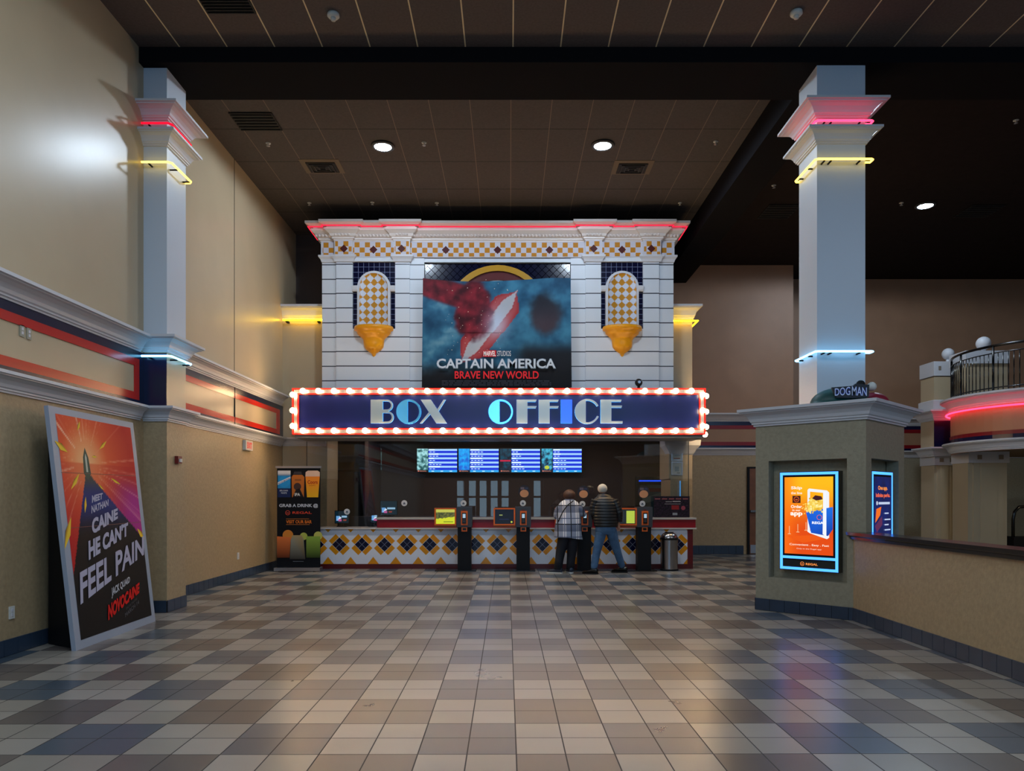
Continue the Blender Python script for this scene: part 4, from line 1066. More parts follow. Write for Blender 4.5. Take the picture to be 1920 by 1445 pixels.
# ---------------------------------------------------------------- things inside the booth
for i, (x0, tt) in enumerate(((782, 'leftmost'), (860, 'second from left'), (937.5, 'second from right'), (1015.5, 'rightmost'))):
    Ym = 19.3; km = Ym/F
    t = thing('menu_screen', ('blue showtime screen above the counter, %s of four' % tt), 'screen', (PX(x0+38, Ym), Ym, PZ(886, Ym)), 'showtime screens in the booth')
    M().box(PX(x0-1, Ym), PX(x0+76.5, Ym), Ym, Ym+.07, PZ(886, Ym), PZ(839.5, Ym)).build('screen_housing', blackg, t)
    M().box(PX(x0+30, Ym), PX(x0+46, Ym), Ym+.07, 19.595, PZ(870, Ym), PZ(856, Ym)).build('wall_bracket', black, t)
    a = Art((PX(x0, Ym), Ym-.002, PZ(885, Ym)), (km, 0, 0), (0, 0, km), (0, -1, 0))   # 75 x 44
    pc = [((150, 200, 205), (26, 70, 72)), ((20, 150, 220), (30, 90, 190)), ((10, 60, 80), (20, 16, 28)), ((60, 160, 190), (8, 30, 50))][i]
    a.rect(0, 0, 75, 44, (8, 14, 24)); a.grid(0, 4, 20.5, 44, 20, 36, lambda u, v: lerp(pc[1], pc[0], fbm(u, v, .16, i*7)*2.2-.55+(v-20)/70))
    if i == 2: a.rect(0, 20, 20, 23, (170, 30, 60))
    if i == 3: a.circ(10, 9, 4.5, (170, 180, 50), 3.5)
    a.circ(2.6, 2.2, 1.2, (220, 110, 80)); a.text('REGAL', 5, 1.3, 18, 3, (220, 130, 100), 0)
    a.rect(21.5, 0, 75, 4, (40, 150, 215)); a.l += 1
    for r in range(5):
        y1 = 43.5-r*7.9
        a.poly([(21.5, y1-7.9), (75, y1-7.9), (75, y1), (21.5, y1)], [(16, 40, 190), (16, 40, 190), (20, 60, 200), (20, 60, 200)], r == 0)
    a.l += 1
    for r in range(5):
        y1 = 43.5-r*7.9; a.rect(21.5, y1-3.4, 75, y1, (150, 190, 240), False)
    a.l += 1; random.seed(i+4)
    for r in range(5):
        y1 = 43.5-r*7.9; ww = random.uniform(7, 22); a.rect(22.5, y1-2.4, 22.5+ww, y1-1, (236, 244, 255), False)
        for j in range(random.randint(2, 4)): a.rect(23.5+6*j, y1-6.2, 27.5+6*j, y1-5, (190, 214, 250), False)
    for j in range(3): a.rect(27+17*j, 1.2, 32+17*j, 2.6, (190, 225, 245), False)
    a.build('screen_image', SCREEN2, t)
def monitor(x, y, Y, w, h, label, zb):
    k = Y/F; t = thing('register_monitor', label, 'monitor', (PX(x, Y), Y, zb))
    M().box(PX(x-w/2, Y), PX(x+w/2, Y), Y, Y+.05, PZ(y+h/2, Y), PZ(y-h/2, Y)).build('monitor_housing', blackg, t)
    M().tube([(PX(x, Y), Y+.06, zb+.02), (PX(x, Y), Y+.06, PZ(y, Y))], .03, 10).build('stand_neck', black, t)
    M().box(PX(x, Y)-.11, PX(x, Y)+.11, Y-.04, Y+.14, zb, zb+.02).build('stand_foot', black, t)
    a = Art((PX(x-w/2+1, Y), Y-.002, PZ(y+h/2-1, Y)), (k, 0, 0), (0, 0, k), (0, -1, 0))
    a.rect(0, 0, w-2, h-2, (8, 34, 46)); a.rect(2, 4, 9, 13, (110, 170, 230)); a.poly([(4, 5), (12, 9), (9, 12)], (230, 240, 255)); a.rect(12, 10, w-5, 13.5, (150, 190, 220)); a.rect(6, 3, 12, 7, (190, 90, 150)); a.rect(15, 4, 21, 6.5, (150, 60, 50))
    a.build('screen_image', SCREEN, t)
zl = PZ(970, YC); zc_ = PZ(990, YC)+.012
monitor(641, 969, 16.62, 27, 24, 'small lit register monitor on the low left end of the counter', zc_)
monitor(729, 952, 17.0, 32, 27, 'lit register monitor standing on the red ledge behind the glass', zl)
monitor(700, 974, 16.7, 12, 12, 'tiny card terminal with a blue display left of the red ledge', zc_)
t = thing('inner_desk', 'dark desk behind the glass carrying the register monitor', 'desk', (PX(740, 17.0), 17.1, 0))
M().box(PX(660, 17.0), PX(1250, 17.0), 16.95, 17.35, zl-.04, zl).build('desk_top', mat('desk_brown', (50, 38, 34), .4), t)
M().box(PX(660, 17.0), PX(1250, 17.0), 17.0, 17.33, 0, zl-.04).build('desk_front', mat('desk_brown', (0,0,0)), t)
area('booth_fill_light', (-.4, 17.3, 3.07), 6.5, .7, 50, (1.0, .80, .70))  # unseen fill light added to brighten the dark booth interior
# round stickers and promotional cut-outs on the glass
gy = 16.408
for i, (x, y) in enumerate(((869, 943), (980.5, 943), (1092, 944.5), (1204.5, 944), (758, 943), (650.5, 959))):
    Y = gy if i < 5 else gy; lab = ['above the leftmost kiosk', 'above the dark screened kiosk', 'between the two people', 'above the rightmost kiosk', 'right of the ledge monitor', 'above the small low monitor'][i]
    t = thing('round_sticker', 'round pale sticker on the booth glass '+lab, 'sticker', (PX(x, Y), Y, PZ(y+5.5, Y)), 'round stickers on the booth glass')
    M().disc_y(PX(x, Y), PZ(y, Y), Y, Y+.004, 5.6*Y/F, 20).build('sticker_disc', mat('sticker_white', (226, 232, 240), .5), t)
    a = Art((PX(x, Y), Y-.001, PZ(y, Y)), (Y/F, 0, 0), (0, 0, Y/F), (0, -1, 0)); a.poly([(-2.6, -1.2), (0, 1.8), (2.6, -1.2)], (44, 74, 104)); a.rect(-2, -2.6, 2, -1.8, (44, 74, 104)); a.build('sticker_print', PRINT, t)
for i, (x, y) in enumerate(((983, 921), (1094, 922), (1207, 922))):
    Y = gy-.002; k = Y/F; lab = ['above the dark screened kiosk', 'beside the brown haired person', 'above the rightmost kiosk'][i]
    t = thing('promo_cutout', 'rounded tan and dark promotional cut-out on the glass '+lab, 'sign', (PX(x, Y), Y, PZ(y+12, Y)), 'promotional cut-outs on the booth glass')
    M().prism([(PX(x+11*math.cos(b), Y), PZ(y+12*math.sin(b), Y)) for b in [2*PI*j/24 for j in range(24)]], lambda u, v, d: (u, d, v), Y, Y+.004).build('card', mat('cutout_dark', (40, 36, 48), .5), t)
    a = Art((PX(x, Y), Y-.001, PZ(y, Y)), (k, 0, 0), (0, 0, k), (0, -1, 0)); a.circ(0, -4, 8.2, (226, 168, 130), 7.2); a.rect(-7, 3.5, 0, 8, (120, 112, 130)); a.rect(1.2, 3.8, 7, 7.6, (70, 80, 110)); a.build('card_print', PRINT, t)
# certificates on the right post
for i, (y0, y1) in enumerate(((836.5, 863.5), (865.5, 890.5))):
    Y = 16.785; k = Y/F
    t = thing('framed_certificate', ('framed certificate on the right post, the upper one with a dark emblem', 'framed certificate on the right post, the lower one')[i], 'framed paper', (PX(1269, Y), Y, PZ(y1, Y)))
    m = M(); rframe(m, PX(1258.5, Y), PX(1279.5, Y), PZ(y1, Y), PZ(y0, Y), .018, Y-.02, Y+.012); m.build('frame', alu, t)
    M().box(PX(1259, Y), PX(1279, Y), Y-.005, Y+.012, PZ(y1-.5, Y), PZ(y0+.5, Y)).build('paper', mat('paper_white', (190, 196, 196), .6), t)
    a = Art((PX(1260, Y), Y-.006, PZ(y1-1, Y)), (k, 0, 0), (0, 0, k), (0, -1, 0))
    if i == 0: a.poly([(7, 15), (11, 19), (14, 18), (12, 15), (9, 13)], (40, 44, 44)); a.rect(3, 2.5, 15, 4, (150, 60, 40)); a.rect(4, 8, 15, 8.6, (120, 124, 124), False)
    else: a.rect(5, 6, 13, 15, (150, 168, 176)); a.rect(9, 2.6, 15, 3.4, (60, 60, 64))
    a.build('certificate_print', PRINT, t)
# dark sign on the ledge at the right
Y = 16.25; k = Y/F; t = thing('counter_sign', 'dark printed sign standing on the right end of the red ledge', 'sign', (PX(1260, Y), Y, zl))
M().box(PX(1226, Y), PX(1293, Y), Y, Y+.02, zl, PZ(930, Y)).build('sign_board', black, t)
a = Art((PX(1226, Y), Y-.002, PZ(969, Y)), (k, 0, 0), (0, 0, k), (0, -1, 0)); a.grid(0, 0, 67, 39, 67, 39, lambda u, v: lerp((22, 20, 30), (60, 40, 66), fbm(u, v, .35)*1.6-.5))
[a.rect(2+13*j, 33, 12+13*j, 35, (150, 90, 96), j == 0) for j in range(5)]; a.rect(33, 14, 47, 22, (140, 40, 44)); a.rect(35, 3.5, 44, 8, (150, 158, 170)); a.rect(22, 28, 34, 29.5, (140, 140, 150)); a.rect(35, 28.5, 50, 30, (190, 190, 196), False); a.circ(55, 17, 4, (150, 70, 90)); a.rect(20, 24, 50, 25.2, (130, 130, 140)); a.build('sign_print', PRINT, t)
# reflection of a blue lit poster case, built as an object behind the glass
Y = 19.3; k = Y/F; t = thing('poster_case_reflection', 'reflection of a poster case with a blue lit frame, built behind the glass', 'reflection', (PX(1220, Y), Y, 0))
M().box(PX(1192, Y), PX(1246, Y), Y, Y+.12, 0.25, PZ(893, Y)).build('reflected_case_body', blackg, t)
bl = glow('blue_reflection_glow', (20, 70, 230), 1.6); m = M(); m.box(PX(1198, Y), PX(1245, Y), Y-.02, Y, PZ(902.5, Y), PZ(900, Y)); m.box(PX(1242.5, Y), PX(1245, Y), Y-.02, Y, .35, PZ(902.5, Y)); m.build('reflected_led_strip', bl, t)
a = Art((PX(1199, Y), Y-.003, .35), (k, 0, 0), (0, 0, k), (0, -1, 0)); a.poly([(0, 0), (41, 0), (41, 110), (0, 110)], [(20, 30, 44), (24, 60, 74), (60, 90, 96), (40, 34, 40)]); a.poly([(4, 84), (40, 96), (40, 84), (12, 76)], (90, 110, 108)); a.rect(4, 97, 40, 104, (90, 30, 36)); a.build('poster', PRINT, t)
t = thing('clear_panel', 'clear panel with a glowing blue strip on the ledge at right', 'screen panel', (PX(1284, 16.3), 16.34, zl))
M().box(PX(1276, 16.34), PX(1292, 16.34), 16.335, 16.341, zl, PZ(901, 16.34)).build('clear_sheet', glass, t)
M().box(PX(1274.5, 16.34), PX(1276, 16.34), 16.33, 16.345, zl, PZ(901, 16.34)).build('glow_strip', glow('pale_blue_edge', (70, 150, 220), .8), t)  # emissive pale blue strip along one side of the clear sheet

# ---------------------------------------------------------------- steel bin
Y = 15.84; X = PX(1254.5, Y); t = thing('waste_bin', 'round brushed steel waste bin with a domed top at the right end of the counter', 'bin', (X, Y, 0)); k = Y/F; r = 16.0*k
M().lathe((X, Y, 0), [(.001, 0), (r+.015, 0), (r+.015, .03), (r, .035), (.001, .035)], 32).build('base_ring', black, t)
M().lathe((X, Y, 0), [(r, .03), (r, PZ(1011, Y))], 32).build('body', steel, t)
M().lathe((X, Y, 0), [(r+.002, PZ(1011.5, Y)), (r+.014, PZ(1011.5, Y)), (r+.014, PZ(1007, Y)), (r+.002, PZ(1007, Y))], 32).build('black_band', blackg, t)
zt = PZ(1007, Y); hd = PZ(996.5, Y)-zt; zs_ = [(r*1.0, zt)]+[(r*math.cos(b)*.98+.02*r*0, zt+hd*math.sin(b)) for b in [PI/2*j/8 for j in range(1, 9)]]
M().lathe((X, Y, 0), [(max(q, .06), z) for q, z in zs_][:-1]+[(.10, zt+hd*.97), (.09, zt+hd*.9)], 32).build('domed_lid', steel, t)
M().lathe((X, Y, 0), [(.001, zt+hd*.88), (.1, zt+hd*.9)], 24).build('opening', black, t)

# ---------------------------------------------------------------- lit displays in the pier
def pier_display(A, u, n, u0, u1, label, kind):
    o = Vector((A[0], A[1], 0)); U_ = Vector((u[0], u[1], 0)); N_ = Vector((n[0], n[1], 0))
    z0, z1 = .59, 1.935; d0, d1 = -.165, -.035
    cpos = o+U_*(u0+u1)/2; t = thing('digital_display', label, 'display', (cpos.x+N_.x*-.1, cpos.y+N_.y*-.1, z0))
    M().obox(A, u, n, u0, u1, d0, d1, z0, z1).build('case', blackg, t)
    m = M()
    def bar(a_, b_, c_, e_): m.obox(A, u, n, a_, b_, d1, d1+.006, c_, e_)
    e = .035; bar(u0+.008, u1-.008, z1-.01-e, z1-.01); bar(u0+.008, u0+.008+e, z0+.01+e, z1-.01-e); bar(u1-.008-e, u1-.008, z0+.01+e, z1-.01-e); bar(u0+.008, u1-.008, z0+.01, z0+.01+e); bar(u0+.008+e, u1-.008-e, z0+.16, z0+.16+e)
    m.build('led_border', led, t)
    w = u1-u0-.10; hh = z1-z0; k = w/100.
    M().obox(A, u, n, u0+.05, u1-.05, d1, d1+.003, z0+.205, z1-.055).build('screen_bezel', black, t)
    h0 = (z1-.075-(z0+.225))/k
    a = Art(o+U_*(u0+.05)+N_*(d1+.0045)+Vector((0, 0, z0+.225)), U_*k, Vector((0, 0, k)), N_)
    if kind == 0:
        a.grid(3, 0, 97, h0, 24, 40, lambda x, y: lerp(lerp((226, 74, 10), (255, 186, 20), smooth(40, 140, y)), (255, 120, 12), smooth(40, 0, x)*.7))
        a.text('Skip', 16, 124, 38, 131.5, (255, 240, 225), .03); a.text('the line', 16, 116, 38, 121, (255, 236, 215), .02)
        a.rect(19, 99, 35, 113, (60, 22, 14)); a.circ(27, 106, 5.4, (226, 96, 40)); a.circ(27, 106, 4.3, (60, 22, 14)); a.poly([(24.8, 104.4), (25, 107), (27, 105.6), (29, 107), (29.2, 104.4)], (226, 96, 40))
        a.text('Order', 16, 89, 38, 95, (255, 240, 225), .03); a.text('in our', 19, 83, 35, 87, (255, 236, 215), .02); a.text('app', 15, 72, 39, 81, (255, 244, 232), .04)
        a.poly([(8, 34), (70, 38), (84, 32), (40, 22)], (236, 88, 10))
        for x, y in ((13, 40), (30, 44), (46, 48)): a.rect(x-.5, y-1, x+.5, y+14, (240, 200, 150)); a.rect(x-3, y-2, x+3, y-.8, (240, 200, 150))
        a.poly([(49, 44), (49, 124), (52, 127), (86, 123), (90, 119), (90, 34), (86, 31), (54, 41)], (236, 240, 246)); a.poly([(54, 46), (54, 121), (85, 118), (85, 40)], [(240, 120, 20), (255, 170, 20), (255, 186, 20), (240, 120, 20)])
        a.poly([(46, 82), (97, 92), (97, 50), (88, 37), (56, 42)], [(20, 96, 216), (24, 110, 226), (16, 72, 180), (12, 60, 160), (16, 80, 196)])
        a.poly([(78, 40), (85, 36), (85, 120), (79, 121)], (238, 242, 250)); random.seed(2)
        a.poly([(50, 82), (78, 90), (78, 104), (66, 112), (56, 108), (48, 98)], (240, 200, 84))
        a.l += 1
        for _ in range(70):
            x = random.gauss(62, 9); y = 92+random.gauss(0, 7)+(x-62)*.1
            if 44 < x < 80 and y > 82+(x-46)*.1-4: a.circ(x, y, random.uniform(1.2, 2.4), random.choice([(250, 226, 120), (244, 206, 70), (255, 240, 170), (226, 176, 40)]), seg=7, up=False)
        for _ in range(14): a.circ(random.uniform(38, 50), random.uniform(78, 98), random.uniform(.8, 1.5), (250, 220, 100), seg=7, up=False)
        a.l += 1; a.poly([(58, 108), (64, 114), (76, 112), (78, 106), (66, 104)], (60, 20, 30), False); a.l += 1
        a.circ(72, 72, 5, (226, 96, 70)); a.circ(72, 72, 4, (18, 86, 200)); a.text('REGAL', 58, 59, 84, 64, (240, 244, 255), .04)
        a.text('Convenient . Easy . Fast', 14, 15.5, 90, 20.5, (255, 238, 214), .01); a.text('Only in the Regal app', 28, 9, 76, 12, (255, 226, 200), 0)
    else:
        a.grid(3, 0, 97, h0, 20, 40, lambda x, y: lerp((16, 22, 70), (10, 34, 110), fbm(x, y, .03)*1.4-.2))
        a.text('One app.', 24, 122, 76, 132, (255, 150, 60), .03); a.text('Infinite perks.', 12, 108, 90, 118, (255, 110, 60), .02); a.circ(18, 99, 4, (200, 210, 230)); a.rect(26, 96.5, 88, 101, (190, 204, 232))
        a.poly([(8, 62), (34, 76), (40, 92), (14, 88)], (240, 110, 30)); a.poly([(6, 56), (44, 74), (46, 58), (16, 44)], (90, 40, 80)); a.poly([(8, 2), (40, 30), (44, 10), (30, 0)], (220, 100, 60)); a.poly([(20, 12), (52, 40), (58, 20)], (230, 236, 255)); a.circ(24, 34, 7, (60, 90, 220))
        a.l += 1
        for j, y in enumerate((78, 66, 56, 46, 32, 22, 10)): a.rect(58, y, 90 if j % 2 else 80, y+2.4, (190, 206, 236), False)
    a.build('screen_image', SCREEN3, t)
    a = Art(o+U_*(u0+.05)+N_*(d1+.002)+Vector((0, 0, z0+.05)), U_*k, Vector((0, 0, k)), N_)
    a.rect(0, 0, 100, 13, (10, 14, 18)); a.circ(38, 6.5, 4, (255, 140, 60)); a.circ(38, 6.5, 3.1, (10, 14, 18)); a.poly([(36.4, 5.2), (36.6, 7.4), (38, 6.2), (39.4, 7.4), (39.6, 5.2)], (255, 140, 60)); a.text('REGAL', 45, 4.4, 68, 8.6, (255, 150, 70), .03); a.build('maker_strip', SCREEN, t)
    d = bpy.data.lights.new('display_spill', 'AREA')
    bpy.data.lights.remove(d)
    return t
pier_display(PL_, (S2, -S2), (-S2, -S2), .335, 1.135, 'portrait screen showing a blue popcorn bucket on orange in the pier', 0)
pier_display(PN, (S2, S2), (S2, -S2), .31, 1.11, 'portrait screen with a dark blue picture on the right face of the pier', 1)

# ---------------------------------------------------------------- low promotional base on the pier
Y = 9.72; k = Y/F; t = thing('promotional_stand', 'green and red mound shaped promotional base with a title sign on the pier', 'display base', (PX(1590, Y), Y, 2.82))
def mound(x, rx, ry, h, nm, m):
    M().lathe((PX(x, Y), Y, 2.82), [(1e-4, h)]+[(rx*math.sin(b), h*math.cos(b)) for b in [PI/2*j/8 for j in range(1, 9)]]+[(rx, 0), (1e-4, 0)], 28, sy=ry/rx).build(nm, m, t)
mound(1574, 54*k, .26, 31*k, 'green_mound', mat('green_card', (12, 70, 70), .5, var=.15, vscale=12)); mound(1636, 29*k, .2, 22*k, 'red_mound', mat('red_card', (130, 16, 44), .5))
M().sphere((PX(1636, Y), Y+.02, PZ(724, Y)), 8.5*k, 16, 10).build('white_ball', plate, t)
M().sphere((PX(1615, Y), Y+.02, PZ(720, Y)), 8*k, 14, 8).build('dark_ball', black, t)
M().prism([(PX(x, Y-.3), PZ(y, Y-.3)) for x, y in ((1560, 726), (1600, 723), (1604, 719), (1630, 721), (1629, 744), (1600, 746), (1568, 745))], lambda u, v, d: (u, d, v), Y-.30, Y-.27).build('title_board', mat('title_black', (14, 14, 26), .4), t)
a = Art((PX(1560, Y-.3), Y-.302, PZ(745, Y-.3)), ((Y-.3)/F, 0, 0), (0, 0, (Y-.3)/F), (0, -1, 0))
for bld, c in ((.05, (24, 40, 150)), (.005, (206, 218, 246))):
    a.text('DOG', 0,0,1,1, c, bld, lambda s, q: (5+29*s, 3+s*1.5+(14+s*2)*q)); a.text('MAN', 0,0,1,1, c, bld, lambda s, q: (37+28*s, 4-s*1+(17-s*1.5)*q))
a.build('title_lettering', PRINT, t)

# ---------------------------------------------------------------- balcony at the right
bc = thing('balcony', 'curved balcony with a pink neon band, white mouldings and tan pillars', 'balcony', (12.5, 17.5, 0))
CB = (12.3, 16.6); RB = 1.97
arc_ = [(CB[0]+RB*math.cos(math.radians(q)), CB[1]+RB*math.sin(math.radians(q))) for q in range(118, 262, 6)]+[(17.4, CB[1]-RB)]
M().sweep([(x, y) for x, y in arc_], [(-.12, 2.6), (0, 2.6), (0, 3.75), (-.12, 3.75)]).build('fascia', mat('peach_fascia', (196, 140, 104), .45), bc)
M().sweep(arc_, crown(2.60, 2.83, .18)).build('lower_cornice', white, bc)
M().sweep(arc_, [(0, 2.83), (.012, 2.83), (.012, 2.93), (0, 2.93)]).build('navy_band', navy, bc)
M().sweep(arc_, [(0, 2.93), (.014, 2.93), (.014, 3.01), (0, 3.01)]).build('red_band', crimson, bc)
M().sweep(arc_, crown(3.58, 3.86, .22)).build('upper_cornice', white, bc)
npt = [(x, y, 3.53) for x, y in offset_path(arc_, .09)]
M().tube(npt, .02, 8).build('pink_neon_tube', neon_r, bc)
fl = M(); fl.prism(arc_[:-1]+[(17.4, CB[1]-RB), (17.4, 19.5), (11.4, 19.5)], lambda u, v, d: (u, v, d), 3.7, 3.84); fl.build('balcony_floor', darkbrown, bc)
fl = M(); fl.prism(arc_[:-1]+[(17.4, CB[1]-RB), (17.4, 19.5), (11.4, 19.5)], lambda u, v, d: (u, v, d), 2.64, 2.70); fl.build('soffit', mat('soffit_tan', (120, 96, 70), .7), bc)
Yq = 18.35; q0, q1 = PX(1751.5, Yq), PX(1793, Yq)
M().box(q0, q1, Yq, Yq+.6, 2.6, 4.6).build('newel_pillar', paint, bc)
M().box(q0-.005, q1-.05, Yq-.012, Yq, 2.83, 3.5).build('navy_panel', navy, bc)
pq = [(q0, Yq), (q1, Yq), (q1, Yq+.6), (q0, Yq+.6)]
M().sweep(pq, crown(3.5, 3.76, .2), closed=True).build('newel_cornice', white, bc); M().sweep(pq, [(0, 3.76), (.04, 3.76), (.04, 4.0), (0, 4.02)], closed=True).build('newel_base', white, bc)
M().sweep(pq, crown(2.6, 2.83, .16), closed=True).build('newel_lower_cornice', white, bc)
M().box(q0-.02, q1+.02, Yq-.02, Yq+.62, 4.62, 4.98).build('newel_cap', white, bc)
M().box(q0+.1, q0+.16, Yq-.03, Yq-.02, 4.76, 4.86).build('cap_block', mat('taupe', (130, 116, 100), .5), bc)
def finial(x, y, Y, r, zb):
    M().sphere((PX(x, Y), Y+.1, PZ(y, Y)), r, 20, 12).build('ball_finial', white, bc); M().lathe((PX(x, Y), Y+.1, 0), [(.09, zb), (.05, zb+.04), (.05, PZ(y, Y)-r+.02)], 14).build('finial_neck', white, bc)
finial(1782, 662, Yq+.1, .145, 4.98)
Yr = 17.2; r0, r1 = PX(1812, Yr), PX(1889, Yr)
M().box(r0, r1, Yr, Yr+.6, 3.84, 4.72).build('inner_pillar', paint, bc); M().box(r0-.03, r1+.03, Yr-.03, Yr+.63, 4.72, 5.02).build('inner_pillar_cap', white, bc)
finial(1849, 642, Yr+.1, .16, 5.02)
# railing
ra = offset_path(arc_, -.02); top = [(x, y, 4.86) for x, y in ra]
M().tube(top, .028, 8).build('handrail', blackg, bc); M().tube([(x, y, 4.70) for x, y in ra], .012, 6).build('upper_rail', blackg, bc); M().tube([(x, y, 3.95) for x, y in ra], .014, 6).build('lower_rail', blackg, bc)
Ls = [0]
for p, q in zip(ra[:-1], ra[1:]): Ls.append(Ls[-1]+math.dist(p, q))
def at_len(s):
    for i in range(len(Ls)-1):
        if Ls[i+1] >= s: f = (s-Ls[i])/(Ls[i+1]-Ls[i]); return (ra[i][0]+(ra[i+1][0]-ra[i][0])*f, ra[i][1]+(ra[i+1][1]-ra[i][1])*f)
    return ra[-1]
s = .02; k_i = 0
while s < 6.2:
    x, y = at_len(s); big = k_i % 9 == 0
    M().tube([(x, y, 3.84), (x, y, 4.86 if big else 4.70)], .026 if big else .0115, 6).build('rail_post' if big else 'baluster', blackg, bc); s += .105; k_i += 1
# supporting columns
def under_col(x0, x1, Y, d, nm):
    a0, a1 = PX(x0, Y), PX(x1, Y); w = a1-a0
    m = M(); m.box(a0, a1, Y, Y+d, 0, 2.4); m.box(a0+w*.12, a1-w*.12, Y-.03, Y, .1, 2.4); m.box(a0+w*.3, a1-w*.3, Y-.045, Y-.03, .1, 2.4); m.build(nm, paint, bc)
    m = M(); m.box(a0-.02, a1+.02, Y-.06, Y+d+.02, 2.38, 2.64); m.build(nm+'_capital', white, bc)
    for f in (.2, .75): M().box(a0+w*f, a0+w*f+.1, Y-.075, Y-.06, 2.46, 2.56).build('capital_block', mat('taupe', (0,0,0)), bc)
    M().box(a0-.02, a1+.02, Y-.06, Y+d+.02, 0, .16).build(nm+'_plinth', white, bc)
under_col(1752, 1787, 18.45, .6, 'corner_column'); under_col(1790, 1812, 19.0, .5, 'rear_column'); under_col(1815, 1888, 17.1, .6, 'broad_column')
area('under_balcony_light', (13.6, 16.6, 2.6), .6, .6, 26, (1.0, .78, .45))
# escalator end far right, under the balcony
t = thing('escalator_end', 'dark handrail end of an escalator under the balcony at the right edge', 'escalator', (PX(1907, 19), 19, 0))
M().box(PX(1896, 19), PX(1980, 19), 18.9, 19.3, 0, .55).build('skirt_panel', black, t)
M().tube([(PX(1897, 19), 18.95, .5), (PX(1897, 19), 18.95, 1.0), (PX(1900, 19), 18.95, 1.2), (PX(1908, 19), 18.95, 1.32), (PX(1930, 19), 18.95, 1.34), (PX(1980, 19), 18.95, 1.34)], .04, 8).build('handrail', blackg, t)

# ---------------------------------------------------------------- door in the far right wall, wall fittings
Y = 20.2; t = struct(M().box(PX(1404, Y), PX(1404, Y)+.95, Y-.05, Y-.01, 0.01, PZ(878, Y)).build('door_1', wood))
xx = PX(1400, Y); struct(M().box(xx, xx+.06, Y-.07, Y, 0, PZ(875, Y)).box(xx+.06, xx+1.05, Y-.07, Y, PZ(878, Y), PZ(875, Y)).build('trim_40', black))
struct(M().box(PX(1404, Y)+.03, PX(1404, Y)+.9, Y-.06, Y-.05, .03, .26).build('trim_41', alu)); struct(M().box(PX(1405, Y), PX(1405, Y)+.6, Y-.12, Y-.05, PZ(960, Y), PZ(956, Y)).build('trim_42', steel))
def wallplate(name, label, cat, X, Y, z, wy, hz, m=plate, dots=0):
    t = thing(name, label, cat, (X, Y, z)); M().box(X, X+.012, Y-wy/2, Y+wy/2, z-hz/2, z+hz/2).build('cover_plate', m, t)
    M().box(X+.012, X+.016, Y-wy*.2, Y+wy*.2, z-hz*.3, z-hz*.05).build('socket_face', white, t); M().box(X+.012, X+.016, Y-wy*.2, Y+wy*.2, z+hz*.05, z+hz*.3).build('socket_face', white, t)
Yo = -5.04/(21-956)*F; wallplate('wall_outlet', 'white wall outlet low on the left wall at the photo edge', 'outlet', XN, Yo, PZ(1148, Yo), .075, .125)
Yo = -5.22/(446-956)*F; wallplate('wall_outlet', 'white wall outlet on the far left wall near the drinks banner', 'outlet', XF, Yo, PZ(1042, Yo), .09, .13)
for i, x in enumerate((40, 53)):
    Yo = -5.04/(x-956)*F; wallplate('blank_plate', ('grey blank plate in the cream wall band, the left of two', 'grey blank plate in the cream wall band, the right of two')[i], 'wall plate', XN, Yo, PZ(620+i*5.5, Yo), .07, .12, mat('plate_cream', (150, 146, 128), .4))
Yo = -5.22/(462-956)*F; t = thing('exit_sign', 'small white box exit sign with red letters on the far left wall', 'exit sign', (XF, Yo, PZ(844, Yo)))
M().box(XF, XF+.06, Yo-.19, Yo+.19, PZ(844, Yo), PZ(826, Yo)).build('sign_box', plate, t)
a = Art((XF+.061, Yo-.17, PZ(844, Yo)), (0, .34/20, 0), (0, 0, 18*Yo/F/14), (1, 0, 0)); a.rect(1, 1, 19, 13, (206, 170, 160)); a.text('EXIT', 2.5, 3, 17.5, 11, (226, 60, 50), .03); a.build('sign_face', PRINT, t)
Yo = -5.22/(335-956)*F
Yo = (YP0+YP1)/2; t = thing('fire_alarm', 'small dark red fire alarm strobe on the side of the left pilaster', 'alarm', (XPC, Yo, PZ(862, Yo)))
M().box(XPC, XPC+.05, Yo-.06, Yo+.06, PZ(869, Yo), PZ(855, Yo)).build('alarm_box', mat('alarm_red', (110, 24, 18), .4), t); M().box(XPC+.05, XPC+.07, Yo-.03, Yo+.03, PZ(866, Yo), PZ(860, Yo)).build('strobe_lens', plate, t)
